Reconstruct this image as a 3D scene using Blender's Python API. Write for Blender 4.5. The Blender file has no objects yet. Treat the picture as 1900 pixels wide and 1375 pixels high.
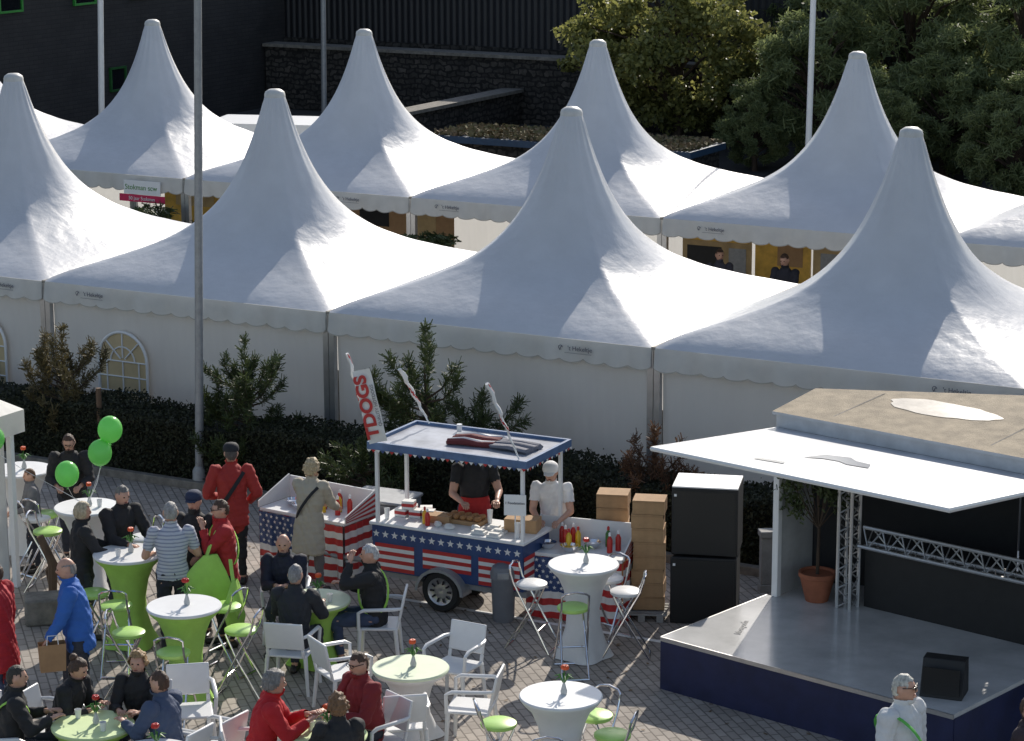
import bpy, math, random, numpy as np
from mathutils import Vector, Matrix
random.seed(3); rng=np.random.default_rng(3)
D=bpy.data; SC=bpy.context.scene; COL=SC.collection
TH=-.5037; TX,TY=-2.68,35.45
def Wt(u,v,z=0): return Vector((TX+u*math.cos(TH)-v*math.sin(TH),TY+u*math.sin(TH)+v*math.cos(TH),z))
def RZ(a): return Matrix.Rotation(a,4,'Z')
# ---------------------------------------------------------------- materials
def mat(name,c,rough=.6,metal=0,var=.12,scale=8,bump=0,bscale=40,trans=0,spec=.5,island=0,c2=None,stretch=(1,1,1),bdist=.02):
    m=D.materials.new(name);m.use_nodes=True;nt=m.node_tree;N=nt.nodes;L=nt.links
    b=N['Principled BSDF'];out=N['Material Output']
    b.inputs['Roughness'].default_value=rough;b.inputs['Metallic'].default_value=metal;b.inputs['Specular IOR Level'].default_value=spec
    tc=N.new('ShaderNodeTexCoord');mp=N.new('ShaderNodeMapping');L.new(tc.outputs['Object'],mp.inputs[0]);mp.inputs['Scale'].default_value=stretch
    nz=N.new('ShaderNodeTexNoise');nz.inputs['Scale'].default_value=scale;nz.inputs['Detail'].default_value=6;nz.inputs['Roughness'].default_value=.6;L.new(mp.outputs[0],nz.inputs['Vector'])
    mx=N.new('ShaderNodeMix');mx.data_type='RGBA'
    c=tuple(c)+(1,) ; d=tuple(max(0,x*(1-var*2)) for x in c[:3])+(1,)
    if c2: d=tuple(c2)+(1,)
    mx.inputs[6].default_value=d;mx.inputs[7].default_value=c
    rp=N.new('ShaderNodeMapRange');rp.inputs[1].default_value=.3;rp.inputs[2].default_value=.7;L.new(nz.outputs[0],rp.inputs[0])
    fac=rp.outputs[0]
    if island:
        g=N.new('ShaderNodeNewGeometry');ad=N.new('ShaderNodeMath');ad.operation='MULTIPLY_ADD';ad.inputs[1].default_value=island;L.new(g.outputs['Random Per Island'],ad.inputs[0])
        m2=N.new('ShaderNodeMath');m2.operation='MULTIPLY';m2.inputs[1].default_value=1-island;L.new(fac,m2.inputs[0]);L.new(m2.outputs[0],ad.inputs[2]);fac=ad.outputs[0]
    L.new(fac,mx.inputs[0]);col=mx.outputs[2];L.new(col,b.inputs['Base Color'])
    if bump:
        n2=N.new('ShaderNodeTexNoise');n2.inputs['Scale'].default_value=bscale;n2.inputs['Detail'].default_value=4;L.new(mp.outputs[0],n2.inputs['Vector'])
        bp=N.new('ShaderNodeBump');bp.inputs['Strength'].default_value=bump;bp.inputs['Distance'].default_value=bdist;L.new(n2.outputs[0],bp.inputs['Height']);L.new(bp.outputs[0],b.inputs['Normal'])
    if trans:
        t=N.new('ShaderNodeBsdfTranslucent');L.new(col,t.inputs[0]);ms=N.new('ShaderNodeMixShader');ms.inputs[0].default_value=trans
        L.new(b.outputs[0],ms.inputs[1]);L.new(t.outputs[0],ms.inputs[2]);L.new(ms.outputs[0],out.inputs[0])
    return m
WHT=(.8,.8,.79)
M={}
M['tent']=mat('tent_fabric',(.60,.615,.65),.38,0,.05,1.6,.45,4.2,trans=.12,bdist=.03)
M['valance']=mat('valance_fabric',(.77,.76,.72),.5,0,.06,3,.2,6,trans=.35)
M['edgeshade']=mat('valance_edge_shade',(.46,.43,.38),.6,0,.07,3)  # darker strip paints the shading along the valance's scalloped edge
M['wall']=mat('wall_fabric',(.80,.795,.77),.5,0,.04,1.2,.3,3.5,trans=.38,stretch=(1,1,.4))
M['cap']=mat('cap_plastic',(.62,.61,.58),.5)
M['alu']=mat('aluminium',(.55,.55,.55),.35,.8,.08)
M['galv']=mat('galvanised_steel',(.33,.34,.35),.5,.3,.12,12)
M['chrome']=mat('chrome',(.75,.75,.77),.14,1,.02)
M['white']=mat('white_paint',WHT,.4,0,.03)
M['whitepl']=mat('white_resin',(.76,.76,.75),.35,0,.03)
M['whitecl']=mat('white_stretch_cloth',(.74,.74,.73),.7,0,.04,5,.1,20)
M['lime']=mat('lime_cloth',(.42,.70,.13),.7,0,.08,6,.1,20)
M['limesun']=mat('overexposed_lime_cloth',(.64,.78,.40),.6,0,.06,4)  # lime table-top cloth, sun overexposure painted into its colour
M['limeglare']=mat('glare_lime_cloth',(.72,.80,.57),.6,0,.06,4)  # same lime with the overexposure painted paler still
M['limepl']=mat('lime_vinyl',(.46,.74,.18),.35,0,.05)
M['balloon']=mat('balloon_rubber',(.34,.80,.26),.22,0,.03,trans=.5)
M['blue']=mat('blue_paint',(.03,.07,.20),.4,0,.15)
M['red']=mat('red_paint',(.52,.03,.03),.45,0,.12)
M['flagw']=mat('flag_white',(.74,.73,.70),.55,0,.05)
M['navy']=mat('navy_skirt',(.016,.022,.08),.55,0,.2,3,.4,4)
M['black']=mat('black_matt',(.014,.014,.015),.6,0,.2)
M['blackg']=mat('black_grille',(.012,.012,.012),.45,0,.3,90)
M['rubber']=mat('tyre_rubber',(.018,.018,.018),.8)
M['dark']=mat('dark_interior',(.02,.02,.022),.8)
M['card']=mat('cardboard',(.46,.28,.14),.85,0,.12,9)
M['tan']=mat('tan_grit_roof',(.42,.34,.235),.85,0,.22,5,.5,80)
M['stageg']=mat('stage_deck',(.64,.635,.62),.16,0,.14,2,.05,30)
M['terra']=mat('terracotta',(.36,.12,.06),.8,0,.15)
M['wood']=mat('weathered_wood',(.16,.10,.06),.8,0,.2,12,.3,20,stretch=(1,1,.15))
M['stone']=mat('stone_block',(.25,.23,.20),.9,0,.25,8,.6,25)
M['grayp']=mat('grey_plastic',(.18,.19,.21),.45,0,.08)
M['bun']=mat('bread',(.45,.22,.08),.7,0,.2,30)
M['kraft']=mat('kraft_paper',(.40,.24,.12),.8,0,.1)
M['yellow']=mat('yellow_plastic',(.75,.48,.02),.35)
M['redpl']=mat('red_plastic',(.55,.02,.015),.3)
M['orange']=mat('orange_petal',(.75,.10,.02),.5)
M['stem']=mat('green_stem',(.06,.20,.03),.5)
M['glass']=mat('frosted_glass',(.6,.62,.62),.1,0,.02,trans=.3)
M['pink']=mat('pink_banner',(.66,.02,.10),.5)
M['ink']=mat('dark_ink',(.13,.13,.16),.6)
M['inkgreen']=mat('green_ink',(.12,.30,.08),.6)
M['winpane']=mat('tan_window_film',(.62,.49,.29),.35,0,.08,3)
M['bark']=mat('bark',(.09,.06,.04),.9,0,.3,10,.6,30,stretch=(1,1,.2))
M['needle']=mat('pine_needles',(.10,.13,.04),.55,0,.3,trans=.25,island=.6,c2=(.015,.028,.010))
M['needleb']=mat('pine_needles_olive',(.20,.16,.065),.55,trans=.25,island=.6,c2=(.045,.04,.018))
M['brownleaf']=mat('dry_foliage',(.21,.115,.06),.7,trans=.25,island=.6,c2=(.06,.03,.018))
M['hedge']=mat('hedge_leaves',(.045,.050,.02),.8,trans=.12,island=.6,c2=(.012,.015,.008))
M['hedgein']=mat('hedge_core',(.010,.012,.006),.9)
M['leafy']=mat('yellow_green_leaves',(.37,.36,.11),.5,trans=.5,island=.65,c2=(.08,.10,.03),scale=.8)
M['leafd']=mat('dark_green_leaves',(.30,.34,.14),.55,trans=.48,island=.5,c2=(.06,.09,.035),scale=.5)
M['skin']=mat('skin',(.60,.34,.24),.5,0,.06,20)
M['eye']=mat('eye_dark',(.02,.015,.012),.2)
M['mouth']=mat('lips',(.34,.11,.09),.5)
M['concrete']=mat('concrete',(.36,.35,.33),.85,0,.15,6,.3,30)
M['green_frame']=mat('green_frame',(.03,.28,.04),.4)
M['winglass']=mat('dark_window_glass',(.01,.012,.015),.08)
M['posty']=mat('yellow_poster',(.78,.46,.07),.5,0,.2,5)
M['beigep']=mat('beige_panel',(.54,.38,.18),.6,0,.2,3)
def brickmat(name,c1,c2,mort,bw,bh,ms,rot=0,rough=.85,bump=.6,vert=False,offx=.5,warp=0):
    m=D.materials.new(name);m.use_nodes=True;nt=m.node_tree;N=nt.nodes;L=nt.links;b=N['Principled BSDF'];b.inputs['Roughness'].default_value=rough
    tc=N.new('ShaderNodeTexCoord');mp=N.new('ShaderNodeMapping')
    if vert:
        sx=N.new('ShaderNodeSeparateXYZ');cx=N.new('ShaderNodeCombineXYZ');L.new(tc.outputs['Object'],sx.inputs[0]);
        ad=N.new('ShaderNodeMath');ad.operation='ADD';L.new(sx.outputs[0],ad.inputs[0]);L.new(sx.outputs[1],ad.inputs[1])
        L.new(ad.outputs[0],cx.inputs[0]);L.new(sx.outputs[2],cx.inputs[1]);L.new(cx.outputs[0],mp.inputs[0])
    else: L.new(tc.outputs['Object'],mp.inputs[0]);b.inputs['Specular IOR Level'].default_value=.25
    mp.inputs['Rotation'].default_value=(0,0,rot)
    vec=mp.outputs[0]
    if warp:
        nw=N.new('ShaderNodeTexNoise');nw.inputs['Scale'].default_value=3;L.new(vec,nw.inputs['Vector']);va=N.new('ShaderNodeVectorMath');va.operation='MULTIPLY_ADD';va.inputs[1].default_value=(warp,)*3;L.new(nw.outputs[1],va.inputs[0]);L.new(vec,va.inputs[2]);vec=va.outputs[0]
    bt=N.new('ShaderNodeTexBrick');bt.inputs['Color1'].default_value=(*c1,1);bt.inputs['Color2'].default_value=(*c2,1);bt.inputs['Mortar'].default_value=(*mort,1)
    bt.inputs['Scale'].default_value=1;bt.inputs['Brick Width'].default_value=bw;bt.inputs['Row Height'].default_value=bh;bt.inputs['Mortar Size'].default_value=ms;bt.inputs['Mortar Smooth'].default_value=.3
    bt.offset=offx;L.new(vec,bt.inputs['Vector'])
    nz=N.new('ShaderNodeTexNoise');nz.inputs['Scale'].default_value=.9 if not warp else 4;nz.inputs['Detail'].default_value=8;nz.inputs['Roughness'].default_value=.65;L.new(tc.outputs['Object'],nz.inputs['Vector'])
    rp=N.new('ShaderNodeMapRange');rp.inputs[1].default_value=.3;rp.inputs[2].default_value=.7;rp.inputs[3].default_value=.66 if not warp else .3;rp.inputs[4].default_value=1.12 if not warp else 1.6;L.new(nz.outputs[0],rp.inputs[0])
    mu=N.new('ShaderNodeMix');mu.data_type='RGBA';mu.blend_type='MULTIPLY';mu.inputs[0].default_value=1;L.new(bt.outputs[0],mu.inputs[6]);L.new(rp.outputs[0],mu.inputs[7]);L.new(mu.outputs[2],b.inputs['Base Color'])
    bp=N.new('ShaderNodeBump');bp.inputs['Strength'].default_value=bump;bp.inputs['Distance'].default_value=.01;bp.invert=True;L.new(bt.outputs['Fac'],bp.inputs['Height']);L.new(bp.outputs[0],b.inputs['Normal'])
    return m
M['paving']=brickmat('block_paving',(.45,.40,.35),(.36,.32,.28),(.20,.176,.154),.21,.105,.010,-TH+math.radians(45),bump=.4)
M['asphalt']=mat('asphalt',(.06,.06,.062),.9,0,.15,2,.3,60)
M['bbrick']=brickmat('dark_brick',(.032,.030,.031),(.025,.024,.026),(.017,.017,.018),.42,.12,.012,vert=True,bump=.3)
M['rubble']=brickmat('dark_rubble_stone',(.065,.057,.050),(.032,.029,.026),(.010,.009,.008),.30,.17,.035,vert=True,bump=.7,warp=.35)
def cladmat():
    m=D.materials.new('ribbed_cladding');m.use_nodes=True;nt=m.node_tree;N=nt.nodes;L=nt.links;b=N['Principled BSDF'];b.inputs['Roughness'].default_value=.55
    tc=N.new('ShaderNodeTexCoord');w=N.new('ShaderNodeTexWave');w.inputs['Scale'].default_value=1.4;L.new(tc.outputs['Object'],w.inputs[0])
    bp=N.new('ShaderNodeBump');bp.inputs['Strength'].default_value=.7;bp.inputs['Distance'].default_value=.05;L.new(w.outputs[1],bp.inputs['Height']);L.new(bp.outputs[0],b.inputs['Normal'])
    cr=N.new('ShaderNodeMix');cr.data_type='RGBA';cr.inputs[6].default_value=(.012,.012,.014,1);cr.inputs[7].default_value=(.022,.023,.027,1);L.new(w.outputs[1],cr.inputs[0]);L.new(cr.outputs[2],b.inputs['Base Color'])
    return m
M['clad']=cladmat()
_cl={}
def cloth(c,rough=.8):
    k=tuple(c)
    if k not in _cl: _cl[k]=mat('cloth',c,rough,0,.05,9,.25,50)
    return _cl[k]
_hr={}
def hairm(c):
    k=tuple(c)
    if k not in _hr: _hr[k]=mat('hair',c,.55,0,.3,45,.6,120,c2=tuple(x*.4 for x in c),stretch=(1,1,.4))
    return _hr[k]
# ---------------------------------------------------------------- mesh builder
class MB:
    def __init__(s): s.V=[];s.F=[];s.I=[];s.m=0;s.T=Matrix.Identity(4)
    def add(s,V,F,m=None):
        o=len(s.V);s.V+=[s.T@Vector(v) for v in V];s.F+=[tuple(o+i for i in f) for f in F];s.I+=[s.m if m is None else m]*len(F);return s
    def box(s,x0,x1,y0,y1,z0,z1,m=None):
        V=[(x,y,z) for z in(z0,z1) for y in(y0,y1) for x in(x0,x1)]
        return s.add(V,[(0,2,3,1),(4,5,7,6),(0,1,5,4),(2,6,7,3),(0,4,6,2),(1,3,7,5)],m)
    def prism(s,P,z0,z1,m=None,mt=None):
        n=len(P);zf=z1 if callable(z1) else (lambda x,y:z1)
        V=[(x,y,z0) for x,y in P]+[(x,y,zf(x,y)) for x,y in P]
        s.add(V,[(i,(i+1)%n,n+(i+1)%n,n+i) for i in range(n)]+[tuple(range(n))[::-1]],m)
        s.add([(x,y,zf(x,y)) for x,y in P],[tuple(range(n))],m if mt is None else mt);return s
    def tube(s,P,r,n=8,m=None,flat=1):
        P=[Vector(p) for p in P];k=len(P);R=r if isinstance(r,(list,tuple)) else [r]*k
        V=[];up=Vector((0,0,1))
        d0=(P[1]-P[0]).normalized()
        a=d0.cross(up)
        if a.length<.1: a=d0.cross(Vector((1,0,0)))
        a.normalize()
        for i in range(k):
            d=((P[min(i+1,k-1)]-P[max(i-1,0)])).normalized()
            a=(a-d*a.dot(d)).normalized();b=d.cross(a)
            for j in range(n):
                t=2*math.pi*j/n;V.append(P[i]+(a*math.cos(t)+b*math.sin(t)*flat)*R[i])
        F=[(i*n+j,i*n+(j+1)%n,(i+1)*n+(j+1)%n,(i+1)*n+j) for i in range(k-1) for j in range(n)]
        F+=[tuple(range(n))[::-1],tuple((k-1)*n+j for j in range(n))]
        return s.add(V,F,m)
    def lathe(s,prof,n=32,m=None,lobe=None,c=(0,0,0),cap=True):
        V=[]
        for r,z in prof:
            for j in range(n):
                t=2*math.pi*j/n;q=r*(lobe(t,z) if lobe else 1);V.append((c[0]+q*math.cos(t),c[1]+q*math.sin(t),c[2]+z))
        k=len(prof);F=[(i*n+j,(i+1)*n+j,(i+1)*n+(j+1)%n,i*n+(j+1)%n) for i in range(k-1) for j in range(n)]
        if cap: F+=[tuple(range(n)),tuple((k-1)*n+j for j in range(n))[::-1]]
        return s.add(V,F,m)
    def ball(s,c,r,n=12,m=None,R=None):
        r=(r,r,r) if not isinstance(r,(tuple,list)) else r;k=max(4,n//2);V=[];c=Vector(c)
        for i in range(1,k):
            ph=math.pi*i/k
            for j in range(n):
                t=2*math.pi*j/n;v=Vector((r[0]*math.sin(ph)*math.cos(t),r[1]*math.sin(ph)*math.sin(t),r[2]*math.cos(ph)))
                V.append(c+(R@v if R else v))
        a=Vector((0,0,r[2]));V+= [c+(R@a if R else a),c-(R@a if R else a)];t0=len(V)-2
        F=[((i)*n+j,(i+1)*n+j,(i+1)*n+(j+1)%n,i*n+(j+1)%n) for i in range(k-2) for j in range(n)]
        F+=[(t0,j,(j+1)%n) for j in range(n)]+[(t0+1,(k-2)*n+(j+1)%n,(k-2)*n+j) for j in range(n)]
        return s.add(V,F,m)
    def cap(s,p0,p1,r0,r1,n=10):
        p0=Vector(p0);p1=Vector(p1)
        s.tube([p0,p1],[r0,r1],n);s.ball(p0,r0,n);s.ball(p1,r1,n);return s
    def mesh(s,name,mats,smooth=True,ang=40):
        me=D.meshes.new(name);me.from_pydata([tuple(v) for v in s.V],[],s.F)
        for m in mats: me.materials.append(m)
        me.polygons.foreach_set('material_index',s.I)
        if smooth:
            me.polygons.foreach_set('use_smooth',[True]*len(s.F));me.set_sharp_from_angle(angle=math.radians(ang))
        me.update();return me
def link(name,me,parent=None,loc=None,rot=None):
    o=D.objects.new(name,me);COL.objects.link(o)
    if parent: o.parent=parent
    if loc is not None: o.location=loc
    if rot is not None: o.rotation_euler=rot if not isinstance(rot,(int,float)) else (0,0,rot)
    return o
def thing(name,label,cat,loc=(0,0,0),rot=0,group=None):
    o=link(name,None,None,loc,rot);o.empty_display_size=.2;o['label']=label;o['category']=cat
    if group:o['group']=group
    return o
def part(p,name,mb,mats,smooth=True,bevel=0,label=None,ang=40):
    mats=mats if isinstance(mats,(list,tuple)) else [mats]
    o=link(name,mb.mesh(name,mats,smooth,ang),p)
    if bevel:
        b=o.modifiers.new('b','BEVEL');b.width=bevel;b.segments=2;b.limit_method='ANGLE'
    if label:o['label']=label
    return o
def solo(name,mb,mats,label,cat,loc=(0,0,0),rot=0,group=None,smooth=True,bevel=0,kind=None):
    o=part(None,name,mb,mats,smooth,bevel);o.location=loc;o.rotation_euler=(0,0,rot)
    if kind!='structure': o['label']=label;o['category']=cat
    if kind:o['kind']=kind
    if group:o['group']=group
    return o
def dup(src,loc,rot=0,label=None,scale=1):
    n=src.copy();COL.objects.link(n);n.location=loc;n.rotation_euler=(0,0,rot);n.scale=(scale,)*3
    if label:n['label']=label
    def rec(a,b):
        for c in a.children:
            k=c.copy();COL.objects.link(k);k.parent=b;rec(c,k)
    rec(src,n);return n
def textmesh(body,size,m,extr=.002,align='CENTER',bold=0):
    c=D.curves.new('t','FONT');c.body=body;c.size=size;c.extrude=extr;c.align_x=align;c.align_y='CENTER';c.offset=bold
    o=D.objects.new('t',c);COL.objects.link(o);dg=bpy.context.evaluated_depsgraph_get()
    me=D.meshes.new_from_object(o.evaluated_get(dg));me.materials.clear();me.materials.append(m);D.objects.remove(o);return me
def textpart(p,name,body,size,m,loc,rot,sx=1,bold=0):
    o=link(name,textmesh(body,size,m,bold=bold),p,loc,rot);o.scale=(sx,1,1);return o
def quadcloud(name,C,A,B,mats):
    N=len(C);V=np.stack([C-A-B,C+A-B,C+A+B,C-A+B],1).reshape(-1,3)
    me=D.meshes.new(name);me.vertices.add(4*N);me.vertices.foreach_set('co',V.astype(np.float32).ravel())
    me.loops.add(4*N);me.loops.foreach_set('vertex_index',np.arange(4*N,dtype=np.int32))
    me.polygons.add(N);me.polygons.foreach_set('loop_start',np.arange(0,4*N,4,dtype=np.int32))
    me.update(calc_edges=True)
    for m in mats: me.materials.append(m)
    return me
def rdir(n):
    v=rng.normal(size=(n,3));return v/np.linalg.norm(v,axis=1)[:,None]
def leaves(name,C,l,w,m,dirs=None,jit=.3):
    n=len(C);a=rdir(n) if dirs is None else dirs+rng.normal(size=(n,3))*jit
    a/=np.linalg.norm(a,axis=1)[:,None];b=np.cross(a,rdir(n));b/=np.linalg.norm(b,axis=1)[:,None]+1e-9
    s=rng.uniform(.6,1.3,(n,1));return quadcloud(name,C,a*l*s/2,b*w*s/2,[m])
# ---------------------------------------------------------------- camera, light
cam=D.cameras.new('camera');co=link('camera',cam);cam.sensor_width=36;cam.lens=4609.8/1900*36;cam.clip_end=600;cam.clip_start=.5
co.matrix_world=Matrix.Translation((0,0,9.3777))@Matrix.Rotation(math.pi/2-.2210,4,'X')@Matrix.Rotation(-.003,4,'Z')
SC.camera=co
AZ,EL=math.radians(17),math.radians(30)
S=Vector((math.sin(AZ)*math.cos(EL),math.cos(AZ)*math.cos(EL),math.sin(EL)))
sl=D.lights.new('sun','SUN');sl.energy=5.0;sl.angle=math.radians(.55);sl.color=(1,.93,.83);so=link('sun',sl);so.rotation_euler=S.to_track_quat('Z','Y').to_euler()
w=D.worlds.new('World');SC.world=w;w.use_nodes=True;nt=w.node_tree;sk=nt.nodes.new('ShaderNodeTexSky');sk.sky_type='NISHITA';sk.sun_disc=False;sk.sun_elevation=EL;sk.sun_rotation=AZ
hs_=nt.nodes.new('ShaderNodeHueSaturation');hs_.inputs['Saturation'].default_value=.82;nt.links.new(sk.outputs[0],hs_.inputs['Color'])
nt.links.new(hs_.outputs[0],nt.nodes['Background'].inputs[0]);nt.nodes['Background'].inputs[1].default_value=.15
SC.view_settings.view_transform='Standard';SC.view_settings.look='None';SC.view_settings.exposure=0
# ---------------------------------------------------------------- people
def person(label,x,y,yaw,h=1.75,z0=0,pose='stand',lean=3,hy=0,hp=5,wl=None,wr=None,top=('jacket',(.02,.02,.022)),bot=(.03,.035,.05),
           shoe=(.02,.018,.016),hair=('short',(.05,.03,.02)),belly=0,hat=None,glasses=None,strap=None,fem=0,apron=None,step=.04,bare=False,skirt=0):
    k=h/1.75;sit=pose=='sit';L=math.radians(lean);d=Vector((0,math.sin(L),math.cos(L)));e=Vector((0,math.cos(L),-math.sin(L)))
    hip=Vector((0,0,.53)) if sit else Vector((0,-.03*lean/10,.93));X=Vector((1,0,0))
    kind,tc=top;bulk={'jacket':1.05,'coat':1.07,'shirt':1.0,'tshirt':1.0}[kind]
    sw=.188*(1-.08*fem);sh={s:hip+d*.475+X*s*sw for s in(-1,1)}
    segs=[];mb=MB()
    rings=[(-.11,.12,.09),(-.03,.165+.012*fem,.115),(.06,.163,.118+belly*.5),(.16,.145-.012*fem,.108+belly),(.28,.16,.118+belly*.5),(.39,.178-.01*fem,.118),(.455,.165,.10),(.51,.10,.075),(.55,.062,.06)]
    if kind=='coat' and not sit: rings=[(-.36,.19,.14),(-.25,.19,.14)]+rings[1:]
    elif kind=='jacket' and not sit: rings=[(-.16,.172,.13),(-.1,.175,.13)]+rings[1:]
    V=[];n=20
    for s,a,b in rings:
        for j in range(n):
            t=2*math.pi*j/n;V.append(hip+d*s+X*a*bulk*math.cos(t)+e*(b*bulk*math.sin(t)+belly*.3*(s<.3)*(math.sin(t)>0)*.5))
    q=len(rings);F=[(i*n+j,i*n+(j+1)%n,(i+1)*n+(j+1)%n,(i+1)*n+j) for i in range(q-1) for j in range(n)]+[tuple(range(n))[::-1],tuple((q-1)*n+j for j in range(n))]
    mb.add(V,F);segs.append(('torso',hip+d*rings[0][0],hip+d*.5,.15))
    nd=Vector((0,math.sin(L*.6+math.radians(hp)*.25),math.cos(L*.6+math.radians(hp)*.25)))
    nb=hip+d*.51;hc=hip+d*.55+nd*.145
    mb.cap(nb,hc-nd*.05,.06,.052);segs.append(('neck',nb,hc-nd*.08,.055))
    HR=(Matrix.Rotation(math.radians(hy),3,'Z')@Matrix.Rotation(-math.radians(hp),3,'X'))
    def hl(a): return hc+HR@Vector(a)
    mb.ball(hc,(.076,.096,.112),18,R=HR);mb.ball(hl((0,.045,-.07)),(.05,.05,.05),10,R=HR);mb.ball(hl((0,.1,-.012)),(.015,.022,.026),8,R=HR)
    mb.ball(hl((0,.082,.032)),(.05,.016,.012),8,R=HR)
    for s in(-1,1): mb.ball(hl((s*.078,-.008,-.005)),(.012,.026,.035),8,R=HR)
    segs.append(('head',hl((0,0,-.03)),hl((0,0,.04)),.085))
    hands=[]
    for s,wt in((-1,wl),(1,wr)):
        S0=sh[s];W0=Vector(wt) if wt else (Vector((s*.16,.36,.76)) if sit else Vector((s*.25,.06,.86)))
        a,b=.285,.25;dv=W0-S0;dist=min(dv.length,(a+b)*.99);dv.normalize();W0=S0+dv*dist
        ca=(a*a+dist*dist-b*b)/(2*a*dist);ca=max(-1,min(1,ca));hint=Vector((s*.55,-.35,-1));hint=(hint-dv*hint.dot(dv)).normalized()
        E=S0+dv*a*ca+hint*a*math.sqrt(1-ca*ca)
        g=1.12 if kind in('jacket','coat') else 1
        mb.cap(S0,E,.062*g,.045*g);mb.cap(E,W0,.045*g,.028);mb.ball(S0,.066*g,12)
        segs+= [('ua',S0,E,.052),('fa',E,W0,.04)]
        hd=(W0-E).normalized();sd=hd.cross(Vector((0,0,1)));
        if sd.length<.2: sd=Vector((0,1,0))-hd*hd.y
        sd.normalize();pn=sd.cross(hd).normalized()
        if pn.z>0: pn=-pn
        Rm=Matrix((sd,hd,pn)).transposed()
        mb.ball(W0+hd*.055,(.04,.055,.017),10,R=Rm);segs.append(('hand',W0+hd*.02,W0+hd*.1,.035))
        hands.append((W0,hd,sd,pn,s))
    for s in(-1,1):
        hp0=hip+X*s*.092
        if sit: kn=Vector((s*.12,.43,.50));an=Vector((s*.13,.42+.05*s,.09))
        else: an=Vector((s*.10,step*s,.085));kn=(hp0+an)/2+Vector((0,.03,0))
        mb.cap(hp0,kn,.090+.005*fem,.06);mb.cap(kn,an,.058,.036);mb.ball(kn+(an-kn)*.3+Vector((0,-.012,0)),(.056,.056,.10),10)
        segs+= [('thigh',hp0,kn,.075),('shin',kn,an,.05)]
        to=an+Vector((s*.02,.16,-.05));mb.cap(an+Vector((0,-.04,-.045)),to,.038,.036);segs.append(('foot',an+Vector((0,-.05,-.05)),to,.035))
    me=mb.mesh('t',[],False);o=D.objects.new('t',me);COL.objects.link(o)
    r=o.modifiers.new('r','REMESH');r.mode='VOXEL';r.voxel_size=.0125;sm=o.modifiers.new('s','SMOOTH');sm.factor=.5;sm.iterations=2
    dg=bpy.context.evaluated_depsgraph_get();bm=D.meshes.new_from_object(o.evaluated_get(dg));D.objects.remove(o)
    nv=len(bm.vertices);co_=np.empty(nv*3);bm.vertices.foreach_get('co',co_);co_=co_.reshape(-1,3);no=np.array([v.normal[:] for v in bm.vertices])
    polys=[tuple(p.vertices) for p in bm.polygons]
    best=np.full(nv,1e9);lab=np.zeros(nv,int);par=np.zeros(nv)
    for i,(nm,a,b,rr) in enumerate(segs):
        a=np.array(a);b=np.array(b);ab=b-a;t=((co_-a)@ab)/(ab@ab);tc_=np.clip(t,0,1);dd=np.linalg.norm(co_-a-tc_[:,None]*ab,axis=1)/rr
        mk=dd<best;best[mk]=dd[mk];lab[mk]=i;par[mk]=t[mk]
    names=np.array([s[0] for s in segs])[lab]
    T=link('person',None,None,(x,y,z0),math.radians(yaw));T.scale=(k,)*3;T['label']=label;T['category']='person'
    ph=rng.uniform(0,6,6)
    wr_=.0040*(np.sin(42*co_[:,2]+9*np.sin(14*co_[:,0]+ph[0])+ph[1])+np.sin(60*co_[:,0]+35*co_[:,1]+22*co_[:,2]+ph[2])+.6*np.sin(90*co_[:,2]+20*co_[:,1]*np.sin(7*co_[:,0])+ph[3]))
    def shell(nm,mask,off,m,wrk=1,extra=None,lab_=None):
        ids=[p for p in polys if all(mask[i] for i in p)]
        if not ids: return
        us=np.unique(np.array([i for p in ids for i in p]));mp=-np.ones(nv,int);mp[us]=np.arange(len(us))
        P=co_[us]+no[us]*(off+wrk*wr_[us])[:,None]
        if extra is not None: P=P+extra[us]
        m2=D.meshes.new(nm);m2.from_pydata(P.tolist(),[],[tuple(int(mp[i]) for i in p) for p in ids]);m2.materials.append(m);m2.polygons.foreach_set('use_smooth',[True]*len(ids));m2.update()
        ob=link(nm,m2,T);return ob
    is_=lambda *a: np.isin(names,a)
    sk_=M['skin']
    fb=MB()
    for W0,hd,sd,pn,s in hands:
        base=W0+hd*.095
        for q_,(ox,ln) in enumerate([(-.03,.062),(-.01,.076),(.01,.072),(.029,.056)]):
            p0=base+sd*ox-hd*.02;p1=p0+hd*(.02+ln*.45)+pn*.008;p2=p1+hd*ln*.3+pn*ln*.38
            fb.tube([p0,p1,(p1+p2)/2+pn*.002,p2],[.0095,.009,.0085,.006],6)
        th=sd*(-s) if sd.x*s>0 else sd*s
        if (W0+th).x*s>(W0).x*s: th=-th
        p0=W0+hd*.03+th*.02;fb.tube([p0,p0+th*.03+hd*.03,p0+th*.035+hd*.06+pn*.015],[.011,.0105,.007],6)
    vv=[tuple(c) for c in co_.tolist()]+[tuple(v) for v in fb.V];ff=polys+[tuple(nv+i for i in f) for f in fb.F]
    b2=D.meshes.new('body');b2.from_pydata(vv,[],ff);b2.materials.append(sk_);b2.polygons.foreach_set('use_smooth',[True]*len(ff));b2.update();link('body',b2,T)
    D.meshes.remove(bm)
    tors=is_('torso')
    ts=((co_-np.array(hip))@np.array(d))
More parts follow.
